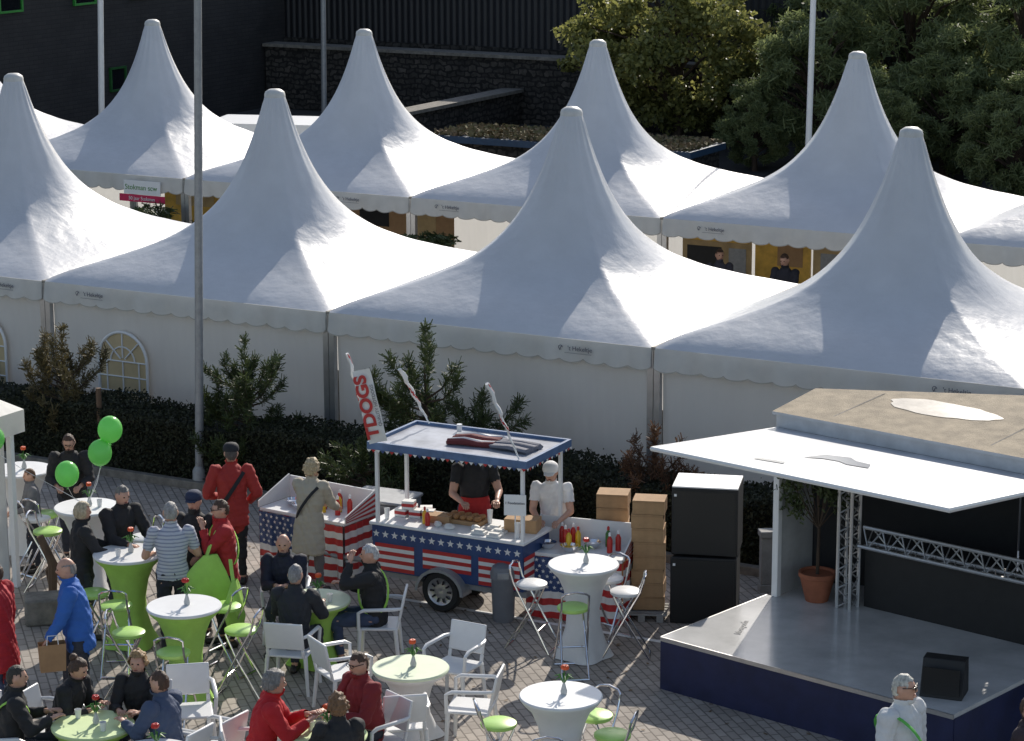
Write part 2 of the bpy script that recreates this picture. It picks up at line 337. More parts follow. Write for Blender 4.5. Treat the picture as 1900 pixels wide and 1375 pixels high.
    if kind=='tshirt': mk=(tors&(ts>-.02))|(is_('ua')&(par<.62));shell('shirt',mk,.012,cloth(tc),.8)
    elif kind=='shirt': mk=(tors&(ts>-.04))|(is_('ua')&(par<(.72 if bare else 2)))|(is_('fa')&(par<.93)&(not bare))|(is_('neck')&(par<.15));shell('shirt',mk,.012,cloth(tc) if not isinstance(tc,bpy.types.Material) else tc,.6)
    else:
        mk=tors|is_('ua')|(is_('fa')&(par<.97))|(is_('neck')&(par<.42))|(is_('thigh')&(par<.1)&(not sit));shell('coat' if kind=='coat' else 'jacket',mk,.017,cloth(tc),.9)
    lk=(tors&(ts<.06))|is_('thigh')|(is_('shin')&(par<.93));shell('trousers',lk,.009,cloth(bot))
    for fs in(-1,1): shell('shoe',(is_('foot')|(is_('shin')&(par>.97)))&(co_[:,0]*fs>0),.008,cloth(shoe,.4),0)
    HRi=np.array(HR.inverted());ql=(co_-np.array(hc))@HRi.T
    hs,hcol=hair;hm=hairm(hcol)
    nzr=(np.sin(70*ql[:,0]+ph[4])*np.sin(80*ql[:,2]+ph[5])*np.sin(60*ql[:,1]))
    jag=rng.normal(size=nv);hz=ql[:,2]+.005*jag+.010*np.sin(55*ql[:,0]+ph[0])
    head=is_('head')|((ql[:,2]>-.12)&is_('neck'))
    ex=lambda a,b: no*(np.abs(nzr)*a+np.clip(jag,-1.5,1.5)*b)[:,None]
    topv=np.array(HR@Vector((ph[1]*.04-.1,-.2,1)))[None,:]*np.clip(ql[:,2]-.02,0,1)[:,None]*.06
    ear=(np.abs(ql[:,0])>.070)&(ql[:,2]<.03)&(ql[:,1]>-.035)
    face=(ql[:,1]>.045)&(ql[:,2]<.06)
    if hs=='short': shell('hair',head&(hz>-.018+.86*ql[:,1])&~ear&~face,.003,hm,0,ex(.008,.0015)+topv)
    elif hs=='curly': shell('hair',head&(hz>-.03+.9*ql[:,1])&(ql[:,2]>-.1)&~face,.014,hm,0,ex(.022,.004)+topv)
    elif hs=='bob': shell('hair',(head|is_('neck'))&((ql[:,1]<.035)|(hz>.062))&(hz>-.13),.014,hm,0,ex(.008,.002)+topv)
    elif hs=='bun':
        shell('hair',head&(hz>-.02+.85*ql[:,1])&~face,.008,hm,0,ex(.008,.002));z=MB();z.ball(hl((0,-.09,.08)),.045,12);part(T,'hair_bun',z,hm)
    elif hs=='fringe': shell('hair',head&(hz>-.03+.7*ql[:,1])&(hz<.045)&(ql[:,1]<.04)&~ear,.003,hm,0,ex(.006,.0015))
    for s in(-1,1):
        z=MB();z.ball(hl((s*.030,.090,.014)),(.013,.009,.007),8,R=HR);part(T,'eye',z,M['eye'])
    z=MB();z.ball(hl((0,.094,-.05)),(.024,.008,.006),8,R=HR);part(T,'mouth',z,M['mouth'])
    HM=Matrix.Translation(hc)@HR.to_4x4()
    if hat:
        z=MB();z.T=HM;z.lathe([(.094,.03),(.097,.06),(.088,.095),(.062,.122),(.02,.132)],20,lobe=lambda t,zz:1+.08*abs(math.sin(t)));z.prism([(-.07,.07),(.07,.07),(.055,.15),(0,.17),(-.055,.15)],.035,.045);part(T,'cap',z,cloth(hat))
    if glasses:
        z=MB();z.T=HM
        if glasses=='sun':
            for s in(-1,1): z.box(s*.033-.026,s*.033+.026,.1,.108,-.004,.032)
        else:
            for s in(-1,1): z.tube([(s*.033+.024*math.cos(t),.106,.014+.018*math.sin(t)) for t in [i*math.pi/5 for i in range(11)]],.003,5)
        for s in(-1,1): z.tube([(s*.06,.104,.02),(s*.085,.0,.02)],.004,5)
        z.tube([(-.012,.108,.02),(.012,.108,.02)],.003,5);part(T,'glasses',z,M['black'])
    if strap:
        z=MB();c=hip+d*.27;A=(d*.22+X*.15);B=e*(.165+belly)
        pts=[c+A*math.cos(t)*1.08+B*math.sin(t) for t in [i*math.pi/12 for i in range(25)]];z.tube(pts,.024,6,flat=.3);part(T,'shoulder_strap',z,cloth(strap))
    if apron:
        shell('apron',tors&(co_[:,1]>.03)&(ts<.17),.026,cloth(apron),.5)
    return T
def stripemat():
    m=D.materials.new('striped_shirt');m.use_nodes=True;nt=m.node_tree;N=nt.nodes;L=nt.links;b=N['Principled BSDF'];b.inputs['Roughness'].default_value=.8
    tc=N.new('ShaderNodeTexCoord');w=N.new('ShaderNodeTexWave');w.bands_direction='Z';w.inputs['Scale'].default_value=8;L.new(tc.outputs['Object'],w.inputs[0])
    mx=N.new('ShaderNodeMix');mx.data_type='RGBA';mx.inputs[6].default_value=(.50,.51,.56,1);mx.inputs[7].default_value=(.26,.28,.36,1)
    r=N.new('ShaderNodeMapRange');r.inputs[1].default_value=.6;r.inputs[2].default_value=.8;L.new(w.outputs[1],r.inputs[0]);L.new(r.outputs[0],mx.inputs[0]);L.new(mx.outputs[2],b.inputs['Base Color']);return m
BK=(.018,.018,.020);BRN=(.10,.05,.028);LIME=(.38,.70,.10);JEAN=(.05,.07,.13)
person('dark haired person with glasses in black clothes leaning over a table',-5.65,30.75,185,1.72,lean=14,hp=20,wl=(-.15,.36,1.08),wr=(.15,.36,1.08),top=('jacket',BK),hair=('short',BRN),glasses='c')
person('child in a grey top standing by a white table',-6.05,30.2,110,1.36,top=('shirt',(.16,.16,.17)),hair=('short',(.18,.09,.04)),wl=(-.1,.3,1.05),wr=(.1,.3,1.05))
person('blonde woman in a black jacket standing at a cocktail table',-4.98,27.55,-70,1.66,fem=1,hp=8,hair=('bob',(.66,.54,.36)),wl=(-.1,.4,1.1),wr=(.14,.38,1.08))
person('grey haired man in a black jacket leaning on a cocktail table',-4.62,28.0,-140,1.78,lean=14,hp=12,hair=('short',(.26,.24,.22)),wl=(-.2,.42,1.1),wr=(.1,.42,1.1),top=('jacket',BK))
person('man in a light striped short sleeved shirt seen from behind',-3.85,26.95,8,1.82,lean=4,belly=.04,top=('shirt',stripemat()),bot=(.02,.022,.03),hair=('short',(.45,.43,.41)),wl=(-.22,.28,1.1),wr=(.2,.3,1.12),bare=True)
person('man in a cap and black jacket facing the terrace',-3.66,27.6,170,1.78,hp=4,hat=(.02,.03,.07),hair=('short',(.2,.18,.16)),top=('jacket',BK),wl=(-.12,.25,1.05))
person('man in a red jacket lifting a hand to his mouth',-3.30,27.3,105,1.76,top=('jacket',(.40,.02,.025)),bot=BK,hair=('short',BRN),wl=(-.04,.24,1.42),wr=(.2,.2,1.05),glasses='c',strap=LIME)
person('man in a red jacket and dark cap seen from behind',-3.46,29.6,5,1.82,top=('jacket',(.38,.03,.025)),bot=BK,hat=(.02,.02,.025),hair=('short',(.12,.1,.09)),wl=(-.2,.2,1.05),wr=(.2,.15,1.0),strap=BK)
person('curly blonde woman in a beige coat at the snack stand',-2.47,29.2,-25,1.72,fem=1,top=('coat',(.46,.41,.32)),bot=(.16,.15,.15),hair=('curly',(.70,.55,.33)),wl=(-.12,.42,1.08),wr=(.16,.40,1.06),strap=BK,lean=7,hp=12)
person('balding man in a dark jacket seated at a lime table',-2.62,27.45,178,1.76,pose='sit',lean=12,top=('jacket',(.015,.017,.035)),hair=('fringe',(.2,.18,.16)),wl=(-.05,.42,.80),wr=(.05,.42,.80),hp=6)
person('grey haired man in a dark jacket seated on a white chair',-2.40,25.95,-14,1.78,pose='sit',lean=8,top=('jacket',(.022,.024,.03)),hair=('short',(.34,.33,.33)),wl=(-.18,.44,.80),wr=(.18,.44,.80))
person('white haired man in a black jacket drinking from a cup',-1.55,26.75,88,1.80,pose='sit',lean=4,top=('jacket',BK),bot=JEAN,hair=('short',(.68,.67,.66)),wl=(-.1,.26,1.16),wr=(.12,.35,.85),strap=LIME)
person('bald man in a blue jacket carrying a paper bag',-4.6,24.95,98,1.80,lean=8,hp=12,top=('jacket',(.03,.13,.46)),bot=(.03,.035,.05),hair=('fringe',(.35,.32,.30)),wl=(-.2,.3,.9),wr=(.2,.18,.95),step=.14,belly=.03)
person('person in a long red jacket standing at the terrace edge',-5.42,25.0,70,1.72,top=('coat',(.42,.015,.025)),bot=JEAN,hair=('short',BRN))
person('woman with her hair in a bun reading at a lime table',-4.5,23.36,-112,1.70,pose='sit',fem=1,lean=20,hp=24,top=('jacket',BK),hair=('bun',BRN),wl=(-.12,.42,.80),wr=(.12,.42,.80))
person('dark haired person in a black jacket with a lime strap',-4.92,22.8,-75,1.76,pose='sit',lean=10,top=('jacket',BK),hair=('short',(.05,.04,.03)),strap=LIME,wl=(-.12,.40,.80),wr=(.12,.42,.80))
person('woman with short blonde hair in black seated at a table',-3.70,23.45,172,1.70,pose='sit',fem=1,lean=8,hp=6,top=('jacket',BK),hair=('curly',(.50,.31,.14)),wl=(-.1,.42,.80),wr=(.12,.40,.80))
person('dark haired person in a denim jacket at a lime table',-3.32,22.62,62,1.76,pose='sit',lean=8,hp=2,top=('jacket',(.06,.085,.15)),hair=('short',BRN),wl=(-.14,.42,.80),wr=(.14,.42,.80))
person('grey haired man in a red sweater reaching over a lime table',-2.45,22.55,-82,1.82,pose='sit',lean=14,hp=8,top=('jacket',(.50,.014,.02)),hair=('curly',(.30,.28,.26)),wl=(-.05,.46,.86),wr=(.1,.45,.84))
person('man with glasses in a dark red shirt seated at a table',-1.43,23.15,128,1.80,pose='sit',lean=8,hp=8,top=('jacket',(.22,.018,.022)),hair=('short',BRN),glasses='c',wl=(-.12,.42,.80),wr=(.12,.42,.80),belly=.03)
person('woman with brown hair in a black top seated from behind',-1.62,22.0,20,1.72,pose='sit',fem=1,lean=6,top=('jacket',BK),hair=('curly',(.28,.15,.07)),wl=(-.12,.42,.80),wr=(.12,.42,.80))
person('white haired man in sunglasses and white jacket with green strap',3.46,20.98,-135,1.90,hy=30,hp=0,top=('jacket',(.66,.67,.67)),bot=(.25,.24,.2),hair=('short',(.72,.70,.62)),glasses='sun',strap=(.12,.5,.08),belly=.06)
person('dark haired person in dark clothes',4.58,20.9,-120,1.72,hair=('short',BRN),top=('jacket',(.04,.025,.03)))
person('vendor in a black t-shirt and red apron behind the counter',-.47,29.45,190,1.92,top=('tshirt',BK),apron=(.42,.02,.02),wl=(-.2,.36,1.12),wr=(.2,.36,1.12),hair=('short',BRN),lean=2)
person('vendor in a white t-shirt and cap looking down at the counter',.50,29.20,168,1.76,top=('tshirt',(.78,.77,.76)),wl=(-.16,.42,1.06),wr=(.10,.42,1.06),hair=('short',(.12,.09,.07)),hat=(.78,.77,.75),lean=20,hp=16,belly=.03)
person('man in a dark sweater inside the open tent',4.87,43.35,150,1.78,top=('shirt',(.02,.02,.03)),hair=('short',BRN),lean=10,hp=15,wl=(-.1,.35,1.1),wr=(.1,.35,1.1))
person('person in dark clothes inside the open tent',3.75,44.2,190,1.70,top=('shirt',(.05,.05,.07)),hair=('short',BRN))
person('person in black standing in the open tent entrance',-7.35,47.9,40,1.75,top=('jacket',BK),hair=('short',BRN))
# ---------------------------------------------------------------- ground
g=MB();g.add([(-300,-60,0),(300,-60,0),(300,500,0),(-300,500,0)],[(0,1,2,3)]);solo('ground',g,M['asphalt'],'','',kind='structure',smooth=False)
g=MB();a=Wt(-30,-1.9);b=Wt(30,-1.9);g.add([(a.x,a.y,.004),(-30,10,.004),(30,5,.004),(b.x,b.y,.004)],[(0,1,2,3)]);solo('paved_square',g,M['paving'],'','',kind='structure',smooth=False)
g=MB();p0=Vector((-1.45,29.05,0));p1=Vector((2.6,26.9,0));dd=(p1-p0).normalized();nn=Vector((-dd.y,dd.x,0))*.04
g.add([p0-nn,p1-nn,p1+nn,p0+nn],[(0,1,2,3)]);o=solo('painted_line',g,M['white'],'','',loc=(0,0,.008),kind='structure',smooth=False)
g=MB();g.box(-30,12,-2.12,-2.0,0,.12);solo('kerb',g,M['stone'],'','',loc=(TX,TY,0),rot=TH,kind='structure',bevel=.01)
g=MB();g.box(-30,14,-2.0,17,.005,.06);solo('tent_terrace',g,M['asphalt'],'','',loc=(TX,TY,0),rot=TH,kind='structure')
C=np.stack([rng.uniform(-7,4.5,420),rng.uniform(21,33,420),rng.uniform(.012,.02,420)],1);A_=np.stack([rng.normal(size=420),rng.normal(size=420),rng.normal(size=420)*.15],1);A_/=np.linalg.norm(A_,axis=1)[:,None];B_=np.cross(A_,np.array([0,0,1.]))
o=link('fallen_leaves',quadcloud('fallen_leaves',C,A_*.022,B_*.013,[mat('dead_leaf',(.22,.13,.05),.8,island=.8,c2=(.07,.04,.02))]));o['kind']='stuff';o['label']='small dry leaves scattered over the block paving';o['category']='leaves'
# ---------------------------------------------------------------- tents
SZ=5.25;EAVE=2.29;APEX=5.12
def canopy(dents=0):
    n=192;K=44;mb=MB();V=[]
    for i in range(K+1):
        s=i/K;t=s**1.3
        for j in range(n):
            a=2*math.pi*(j+.0)/n+math.pi/4;c,si=math.cos(a),math.sin(a);sq=SZ/2/max(abs(c),abs(si));rc=.155
            drop=1-(1-t)**(3.0-1.92*t+.10*t*math.cos(a-.5));z=APEX-.06-(APEX-.06-EAVE)*drop
            f=t**1.5;r=rc*(1-t)+t*(sq*f+(SZ/2*.93)*(1-f))
            if t>.999:r=sq
            r+=.007*math.cos(16*a)*(1-t)**3*(t>0.01)
            ca=abs(math.cos(2*a)) ; wz=.008*math.sin(34*a+3*math.sin(7*t*3))*t**2*(1-t)*2.2*(1-ca**2)+.006*math.sin(90*a+11*t)*t**3*(1-t)*3
            V.append((SZ/2+r*c,SZ/2+r*si,z+wz))
    F=[(i*n+j,(i+1)*n+j,(i+1)*n+(j+1)%n,i*n+(j+1)%n) for i in range(K) for j in range(n)]
    mb.add(V,F);return mb.mesh('canopy',[M['tent']],True,70)
def valance():
    mb=MB();n=170
    def strip(P0,P1,out):
        V=[]
        for i in range(n+1):
            f=i/n;p=P0.lerp(P1,f);sc=abs(math.sin(f*math.pi*15))**.6
            wv=.022*math.sin(f*37)+.014*math.sin(f*91+1)
            for q,(dz,o_) in enumerate([(0,.005),(-.14,.03+wv*.4),(-.26-.05*sc,.045+wv),(-.276-.05*sc,.046+wv)]): V.append(p+out*o_+Vector((0,0,EAVE+dz)))
        o=len(mb.V);mb.V+=V
        for i in range(n):
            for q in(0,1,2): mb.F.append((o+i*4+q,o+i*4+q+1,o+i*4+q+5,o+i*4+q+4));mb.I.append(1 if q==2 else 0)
    A,B,C,E=Vector((0.03,0,0)),Vector((SZ-.03,0,0)),Vector((SZ-.03,SZ,0)),Vector((.03,SZ,0))
    strip(A,B,Vector((0,-1,0)));strip(B+Vector((.02,.03,0)),C,Vector((-.3,0,0)));strip(C,E,Vector((0,1,0)));strip(E,A+Vector((-.02,.03,0)),Vector((.3,0,0)))
    return mb.mesh('valance',[M['valance'],M['edgeshade']],True,70)
def wallcloth(x0,x1,y,z0,z1,axis='x'):
    mb=MB();n=220;V=[]
    for i in range(n+1):
        f=i/n;x=x0+(x1-x0)*f
        for q in range(7):
            z=z0+(z1-z0)*q/6;a=(1-q/6)*.6+.4;yy=y+a*(.022*math.sin(x*4+.5*q)+.007*math.sin(x*15+q*.5)+.003*math.sin(x*43+q))
            V.append((x,yy,z) if axis=='x' else (yy,x,z))
    mb.add(V,[(i*7+q,(i+1)*7+q,(i+1)*7+q+1,i*7+q+1) for i in range(n) for q in range(6)]);return mb.mesh('wall',[M['wall']],True,70)
CAN=canopy();VAL=valance();WALL=wallcloth(.1,SZ-.1,.10,.05,2.2);BACK=wallcloth(.1,SZ-.1,SZ-.08,.05,2.2);SIDE=wallcloth(.1,SZ-.1,.08,.05,2.2,'y')
lg=MB();lg.box(-.045,.045,-.045,.045,0,EAVE-.02);LEG=lg.mesh('leg',[M['alu']],False)
cp=MB();cp.lathe([(.165,-.12),(.165,-.02),(.15,.02),(.09,.06),(.0,.07)],24);CAP=cp.mesh('cap',[M['cap']],True)
gt=MB();gt.box(SZ-.035,SZ+.03,.0,SZ,EAVE-.03,EAVE+.012);GUT=gt.mesh('gutter',[mat('gutter_strip',(.30,.28,.24),.7)],False)
def window(T,cx,z0,z1,wd):
    r=wd/2;zc=z1-r;P=[(cx-r,z0),(cx+r,z0)]+[(cx+r*math.cos(t),zc+r*math.sin(t)) for t in [i*math.pi/16 for i in range(17)]]
    mb=MB();mb.add([(x,0.0,z) for x,z in P],[tuple(range(len(P)))]);pane=part(None,'window',mb,M['winpane'],False);pane.parent=T;pane.location=(0,.03,0)
    fr=MB();q=P+[P[0]];
    fr.tube([(x,0,z) for x,z in q],.024,6)
    for f in(-.33,0,.33): fr.tube([(cx+f*wd,0,z0),(cx+f*wd,0,zc)],.013,5)
    for f in(.33,.66,1): fr.tube([(cx-r,0,z0+(zc-z0)*f),(cx+r,0,z0+(zc-z0)*f)],.013,5)
    for t in(.25,.5,.75): fr.tube([(cx+.12*r*math.cos(t*math.pi),0,zc+.12*r*math.sin(t*math.pi)),(cx+r*math.cos(t*math.pi),0,zc+r*math.sin(t*math.pi))],.013,5)
    fr.tube([(cx+.5*r*math.cos(t),0,zc+.5*r*math.sin(t)) for t in [i*math.pi/10 for i in range(11)]],.013,5)
    o=part(pane,'window_frame',fr,M['white']);o.location=(0,-.012,0)
def tent(u,v,front=True,logo=None,side=None,label=''):
    T=thing('marquee_tent',label,'tent',Wt(u,v,0),TH,'white marquee tents')
    link('canopy',CAN,T);link('valance',VAL,T);link('gutter',GUT,T);o=link('finial_cap',CAP,T);o.location=(SZ/2,SZ/2,APEX-.03)
    for a in(.05,SZ-.05):
        for b in(.05,SZ-.05): q=link('leg',LEG,T);q.location=(a,b,0)
    if front: link('wall',WALL,T)
    link('wall',BACK,T)
    if side=='l': link('wall',SIDE,T)
    if side=='r': q=link('wall',SIDE,T);q.location=(SZ-.16,0,0)
    if logo is not None:
        textpart(T,'lettering',"'t Hekeltje",.09,M['ink'],(logo+.06,-.066,EAVE-.12),(math.pi/2,0,0))
        z=MB();z.tube([(logo-.24+.03*math.cos(t),-.066,EAVE-.115+.03*math.sin(t)) for t in [i*math.pi/8 for i in range(14)]],.005,5);z.tube([(logo-.255,-.066,EAVE-.155),(logo-.225,-.066,EAVE-.10)],.006,5);z.box(logo-.18,logo+.24,-.070,-.066,EAVE-.185,EAVE-.181);part(T,'emblem',z,M['ink'])
    return T
fl='white pointed marquee tent with closed side walls behind the hedge'
bl='white pointed marquee tent with an open front onto the aisle'
T0=tent(-10.5,0,True,4.45,'l',fl)
T1=tent(-5.25,0,True,.95,None,'white pointed marquee tent with an arched window in its wall')
tent(0,0,True,4.1,None,fl);tent(5.25,0,True,4.25,'r',fl)
window(T1,1.47,.45,1.62,.92);window(T0,3.95,.45,1.62,.92)
G=10.03;O=.6
for i in range(-1,6):
    u=-15.75+5.25*i+O
    tent(u,G,False,{1:3.9,2:.85,3:1.0}.get(i),'l' if i==-1 else ('r' if i==5 else None),bl)
# ---------------------------------------------------------------- tent fittings
T=thing('hanging_sign','white sign over a pink banner hanging on the tent valance','sign',Wt(-10.85,G-.12,.12),TH)
z=MB();z.box(-.45,.45,-.01,.01,1.80,2.08);part(T,'sign_board',z,M['white'],False)
z=MB();z.box(-.56,.56,-.02,0,1.65,1.795);part(T,'banner',z,M['pink'],False)
textpart(T,'lettering','Stokman scw',.15,M['inkgreen'],(-.02,-.014,1.94),(math.pi/2,0,0));textpart(T,'lettering','50 jaar Stokman',.1,M['white'],(0,-.026,1.72),(math.pi/2,0,0))
def panel(u,v,w_,z0,z1,m,lab,extra=None):
    T=thing('exhibition_stand',lab,'exhibition stand',Wt(u,v,0),TH,'exhibition stands in the tents');z=MB();z.box(-w_/2,w_/2,-.02,.02,z0,z1);part(T,'board',z,m,False)
    for s in(-1,1): z=MB();z.box(s*w_/2-.02,s*w_/2+.02,-.15,.15,.06,z0);part(T,'foot',z,M['alu'],False)
    if extra: 
        for (a,b,c,d_,mm) in extra: z=MB();z.box(a,b,-.03,-.021,c,d_);part(T,'poster',z,mm,False)
panel(.72,12.2,1.4,.1,2.1,M['beigep'],'tan display board with yellow and black posters',[(-.65,.65,1.55,2.05,M['posty']),(-.6,.1,.9,1.45,M['black']),(.25,.6,.9,1.45,M['galv'])])
panel(2.05,12.2,1.1,.1,2.1,M['posty'],'yellow display board with one brown poster',[(-.1,.4,1.2,1.8,M['kraft'])])
panel(3.3,12.2,1.3,.1,2.1,M['beigep'],'tan display board with yellow and grey posters',[(-.6,.6,1.6,2.0,M['posty']),(-.5,.1,1.0,1.5,M['galv'])])
panel(4.6,12.4,1.3,.1,2.1,M['beigep'],'tan display board with a small orange poster',[(-.3,.1,1.3,1.8,M['orange'])])
panel(-11.3,13,2.6,.1,2.0,M['posty'],'yellow display board inside the open tent',[(-1,0,1.2,1.8,M['beigep'])])
panel(-6.5,12.6,2.6,.1,2.0,M['kraft'],'brown display board inside the open tent',[(-.9,-.2,1.2,1.8,M['dark']),(.2,.9,1.0,1.7,M['beigep'])]);panel(-2.5,12.6,2.6,.1,2.0,M['kraft'],'brown display board with grey posters',[(-1,0,1.2,1.8,M['galv']),(.3,1.1,1.1,1.8,M['dark'])])
def shelf(u,v):
    T=thing('display_table','table with boxed goods inside the open tent','table',Wt(u,v,0),TH);z=MB();z.box(-.8,.8,-.3,.3,.70,.75);part(T,'table_top',z,M['beigep'],False)
    for a in(-.75,.75):
        for b in(-.25,.25): z=MB();z.box(a-.02,a+.02,b-.02,b+.02,0.06,.70);part(T,'leg',z,M['alu'],False)
    for k_ in range(6):
        z=MB();w_=random.uniform(.06,.1);z.box(-w_,w_,-.08,.08,0,random.uniform(.12,.35));q=RZ(TH)@Vector((-.65+.26*k_,random.uniform(-.1,.1),.752));solo('goods_box',z,[M['posty'],M['card'],M['redpl'],M['kraft'],M['flagw'],M['beigep']][k_],'small box of goods on the display table','box',Wt(u,v,0)+q,TH,'boxed goods on display',smooth=False)
shelf(1.3,11.0);shelf(4.4,11.2)
def palm(u,v,h=1.7):
    P=Wt(u,v,0);T=thing('potted_palm','green potted palm beside the tent opening','potted plant',P,0,'potted palms');z=MB();z.lathe([(.13,0),(.18,.3),(.17,.3)],20);part(T,'pot',z,M['terra'])
    C=[];Dr=[]
    for f in range(26):
        a=random.uniform(0,6.28);r=random.uniform(.35,.65)
        for t in np.linspace(.1,1,12):
            c=np.array([math.cos(a)*r*t,math.sin(a)*r*t,.4+(h-.5)*(1-(1-t)**2)*random.uniform(.95,1)-.4*t*t])
            for q in range(6): C.append(c+rng.normal(size=3)*.02);Dr.append([math.cos(a)+rng.normal()*.6,math.sin(a)+rng.normal()*.6,-.3])
    link('fronds',leaves('fronds',np.array(C),.16,.02,M['needle'],np.array(Dr)),T)
    z=MB();z.tube([(0,0,.25),(0,0,h*.6)],.02,6);part(T,'stem',z,M['bark'])
palm(-4.0,9.5,2.1);palm(-10.2,9.4,2.2);palm(-9.9,9.7,1.8)
# ---------------------------------------------------------------- hedge + shrubs
T=thing('hedge','dark clipped hedge running along the tents','hedge',(TX,TY,0),TH)
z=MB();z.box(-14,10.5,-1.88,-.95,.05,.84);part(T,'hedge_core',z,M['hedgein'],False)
n=100000;C=np.stack([rng.uniform(-14,10.6,n),rng.uniform(-2.0,-.85,n),rng.uniform(.05,.92,n)],1)
fsel=rng.random(n);C[fsel<.5,1]=-1.93+rng.normal(size=(fsel<.5).sum())*.03;C[fsel>.55,2]=.88+rng.normal(size=(fsel>.55).sum())*.025
C[:,2]+=.05*np.sin(C[:,0]*1.7)+.03*np.sin(C[:,0]*4.1+1)
link('hedge_foliage',leaves('hedge_foliage',C,.04,.024,M['hedge']),T)
def shrub(x,y,h,wd,m,lab,nb=22,seed=0,lean=.5,name='pine_shrub',dens=28,nl=.10,up=0.5):
    r=random.Random(seed);T=thing(name,lab,'shrub',(x,y,0),0);z=MB();C=[];Dr=[]
    z.tube([(0,0,0),(.03,.02,h*.4),(-.02,0,h*.8)],[.05,.035,.012],7)
    for b in range(nb):
        a=r.uniform(0,6.28);z0=h*r.uniform(.12,.78);L_=wd/2*r.uniform(.45,1.08)*(1.25-.65*z0/h)
        tip=Vector((math.cos(a)*L_,math.sin(a)*L_,z0+L_*r.uniform(.1,.9)*lean));base=Vector((0,0,z0*.85));mid=(base+tip)/2+Vector((r.uniform(-.06,.06),r.uniform(-.06,.06),-.12*L_))
        end=tip+Vector((math.cos(a)*.07+r.uniform(-.08,.08),math.sin(a)*.07+r.uniform(-.08,.08),up*r.uniform(.2,.55)));end.z=min(end.z,h)
        z.tube([base,mid,tip,end],[.018,.013,.009,.005],5)
        for (q0,q1,den) in [(mid,tip,.6),(tip,end,1)]:
            dv=(q1-q0);ln=dv.length
            if ln<.02: continue
            dv/=ln;ns=max(3,int(ln/.035))
            for s_ in range(ns):
                p=q0+dv*ln*(s_+.5)/ns
                for q in range(int(dens*den*.45)):
                    e_=np.array(dv)*.6+rdir(1)[0];Dr.append(e_);C.append(np.array(p)+rng.normal(size=3)*.02+e_*nl*.45)
    for t in np.linspace(.6,1,8):
        for q in range(40): e_=np.array([0,0,.7])+rdir(1)[0];C.append(np.array([0,0,h*t])+rng.normal(size=3)*.02+e_*nl*.4);Dr.append(e_)
    part(T,'trunk',z,M['bark']);link('foliage',leaves('foliage',np.array(C),nl,.012,m,np.array(Dr),.15),T);return T
shrub(-6.64,35.9,1.95,1.15,M['needleb'],'olive pine shrub with upright shoots behind the hedge',28,1,.6,dens=34,up=.6)
shrub(-3.79,34.4,2.08,1.35,M['needle'],'dense green pine shrub behind the hedge',44,2,.6,dens=40,up=.5)
shrub(-1.17,32.9,2.55,1.65,M['needle'],'tall open pine shrub behind the snack trailer',32,3,.5,dens=46,nl=.13,up=.3)
shrub(-.40,32.6,1.7,1.4,M['needle'],'low pine shrub behind the snack trailer',24,4,.5,dens=40,nl=.13,up=.3)
shrub(-2.0,32.2,1.15,1.3,M['needle'],'low pine shrub growing in the hedge',28,5,.5,dens=40,up=.3)
shrub(1.85,31.3,1.55,.95,M['brownleaf'],'brown dried out shrub in front of the tent wall',30,6,.7,name='dry_shrub',dens=30,up=.4)
z=MB();z.tube([(0,0,0),(0,0,1.25)],.04,8);solo('wooden_stake',z,M['wood'],'round wooden stake standing in the hedge','stake',(-6.0,35.1,0))
# ---------------------------------------------------------------- lamp post & poles
def pole(name,x,y,r,h,m,lab,tilt=0):
    T=thing(name,lab,'lamp post',(x,y,0));T.rotation_euler=(0,tilt,0);z=MB();z.tube([(0,0,0),(0,0,h*.5),(0,0,h)],[r,r*.9,r*.75],16);part(T,'post',z,m)
    z=MB();z.lathe([(r*1.6,0),(r*1.6,.25),(r,.32)],16);part(T,'post_base',z,m)
    z=MB();z.tube([(0,0,h),(0,-.5,h+.15),(0,-1.1,h+.2)],[r*.6,r*.5,r*.5],8);z.box(-.12,.12,-1.6,-1.0,h+.14,h+.26);part(T,'lamp_head',z,M['alu'])
pole('lamp_post',-4.46,34.2,.062,11,M['galv'],'tall grey steel lamp post standing in front of the hedge',.027)
pole('lamp_post',-10.95,66,.085,11,M['white'],'slim white lamp post behind the tents',.03)
pole('lamp_post',-5.66,75,.085,11,M['galv'],'slim grey lamp post by the stone wall',.01)
pole('lamp_post',6.95,58,.075,11,M['white'],'slim white lamp post in front of the trees',.01)
# ---------------------------------------------------------------- buildings
T=thing('brick_building','dark brick building with green framed windows','building',Wt(-26.7,0,0),TH)
z=MB();z.box(-8,0,2,45,0,8);part(T,'wall',z,M['bbrick'],False)
def win(T,y0,y1,z0,z1,x=.0,t=.06):
    a=MB();a.box(x+.01,x+.03,y0,y1,z0,z1);wn=part(T,'window',a,M['winglass'],False)
    a=MB()
    a.box(x+.005,x+.08,y0-t,y0,z0-t,z1+t);a.box(x+.005,x+.08,y1,y1+t,z0-t,z1+t);a.box(x+.005,x+.08,y0,y1,z0-t,z0);a.box(x+.005,x+.08,y0,y1,z1,z1+t);part(wn,'window_frame',a,M['green_frame'] if z1>3 else mat('dark_green_frame',(.012,.10,.018),.5),False)
for yy in(24.9,28.2,30.9,13,17,21): win(T,yy-.45,yy+.45,4.0,5.2)
win(T,29.3,29.95,1.35,1.95)
T=thing('hall_building','dark hall clad in ribbed metal panels','building',Wt(0,0,0),TH)
z=MB();z.box(-26.68,40,38.6,60,2.2,4.3);part(T,'cladding',z,M['clad'],False)
z=MB();z.box(-26.68,40,38.5,60,0,2.199);part(T,'plinth',z,M['rubble'],False)
T=thing('stone_wall','dark rubble stone wall with a pale coping','wall',Wt(0,0,0),TH)
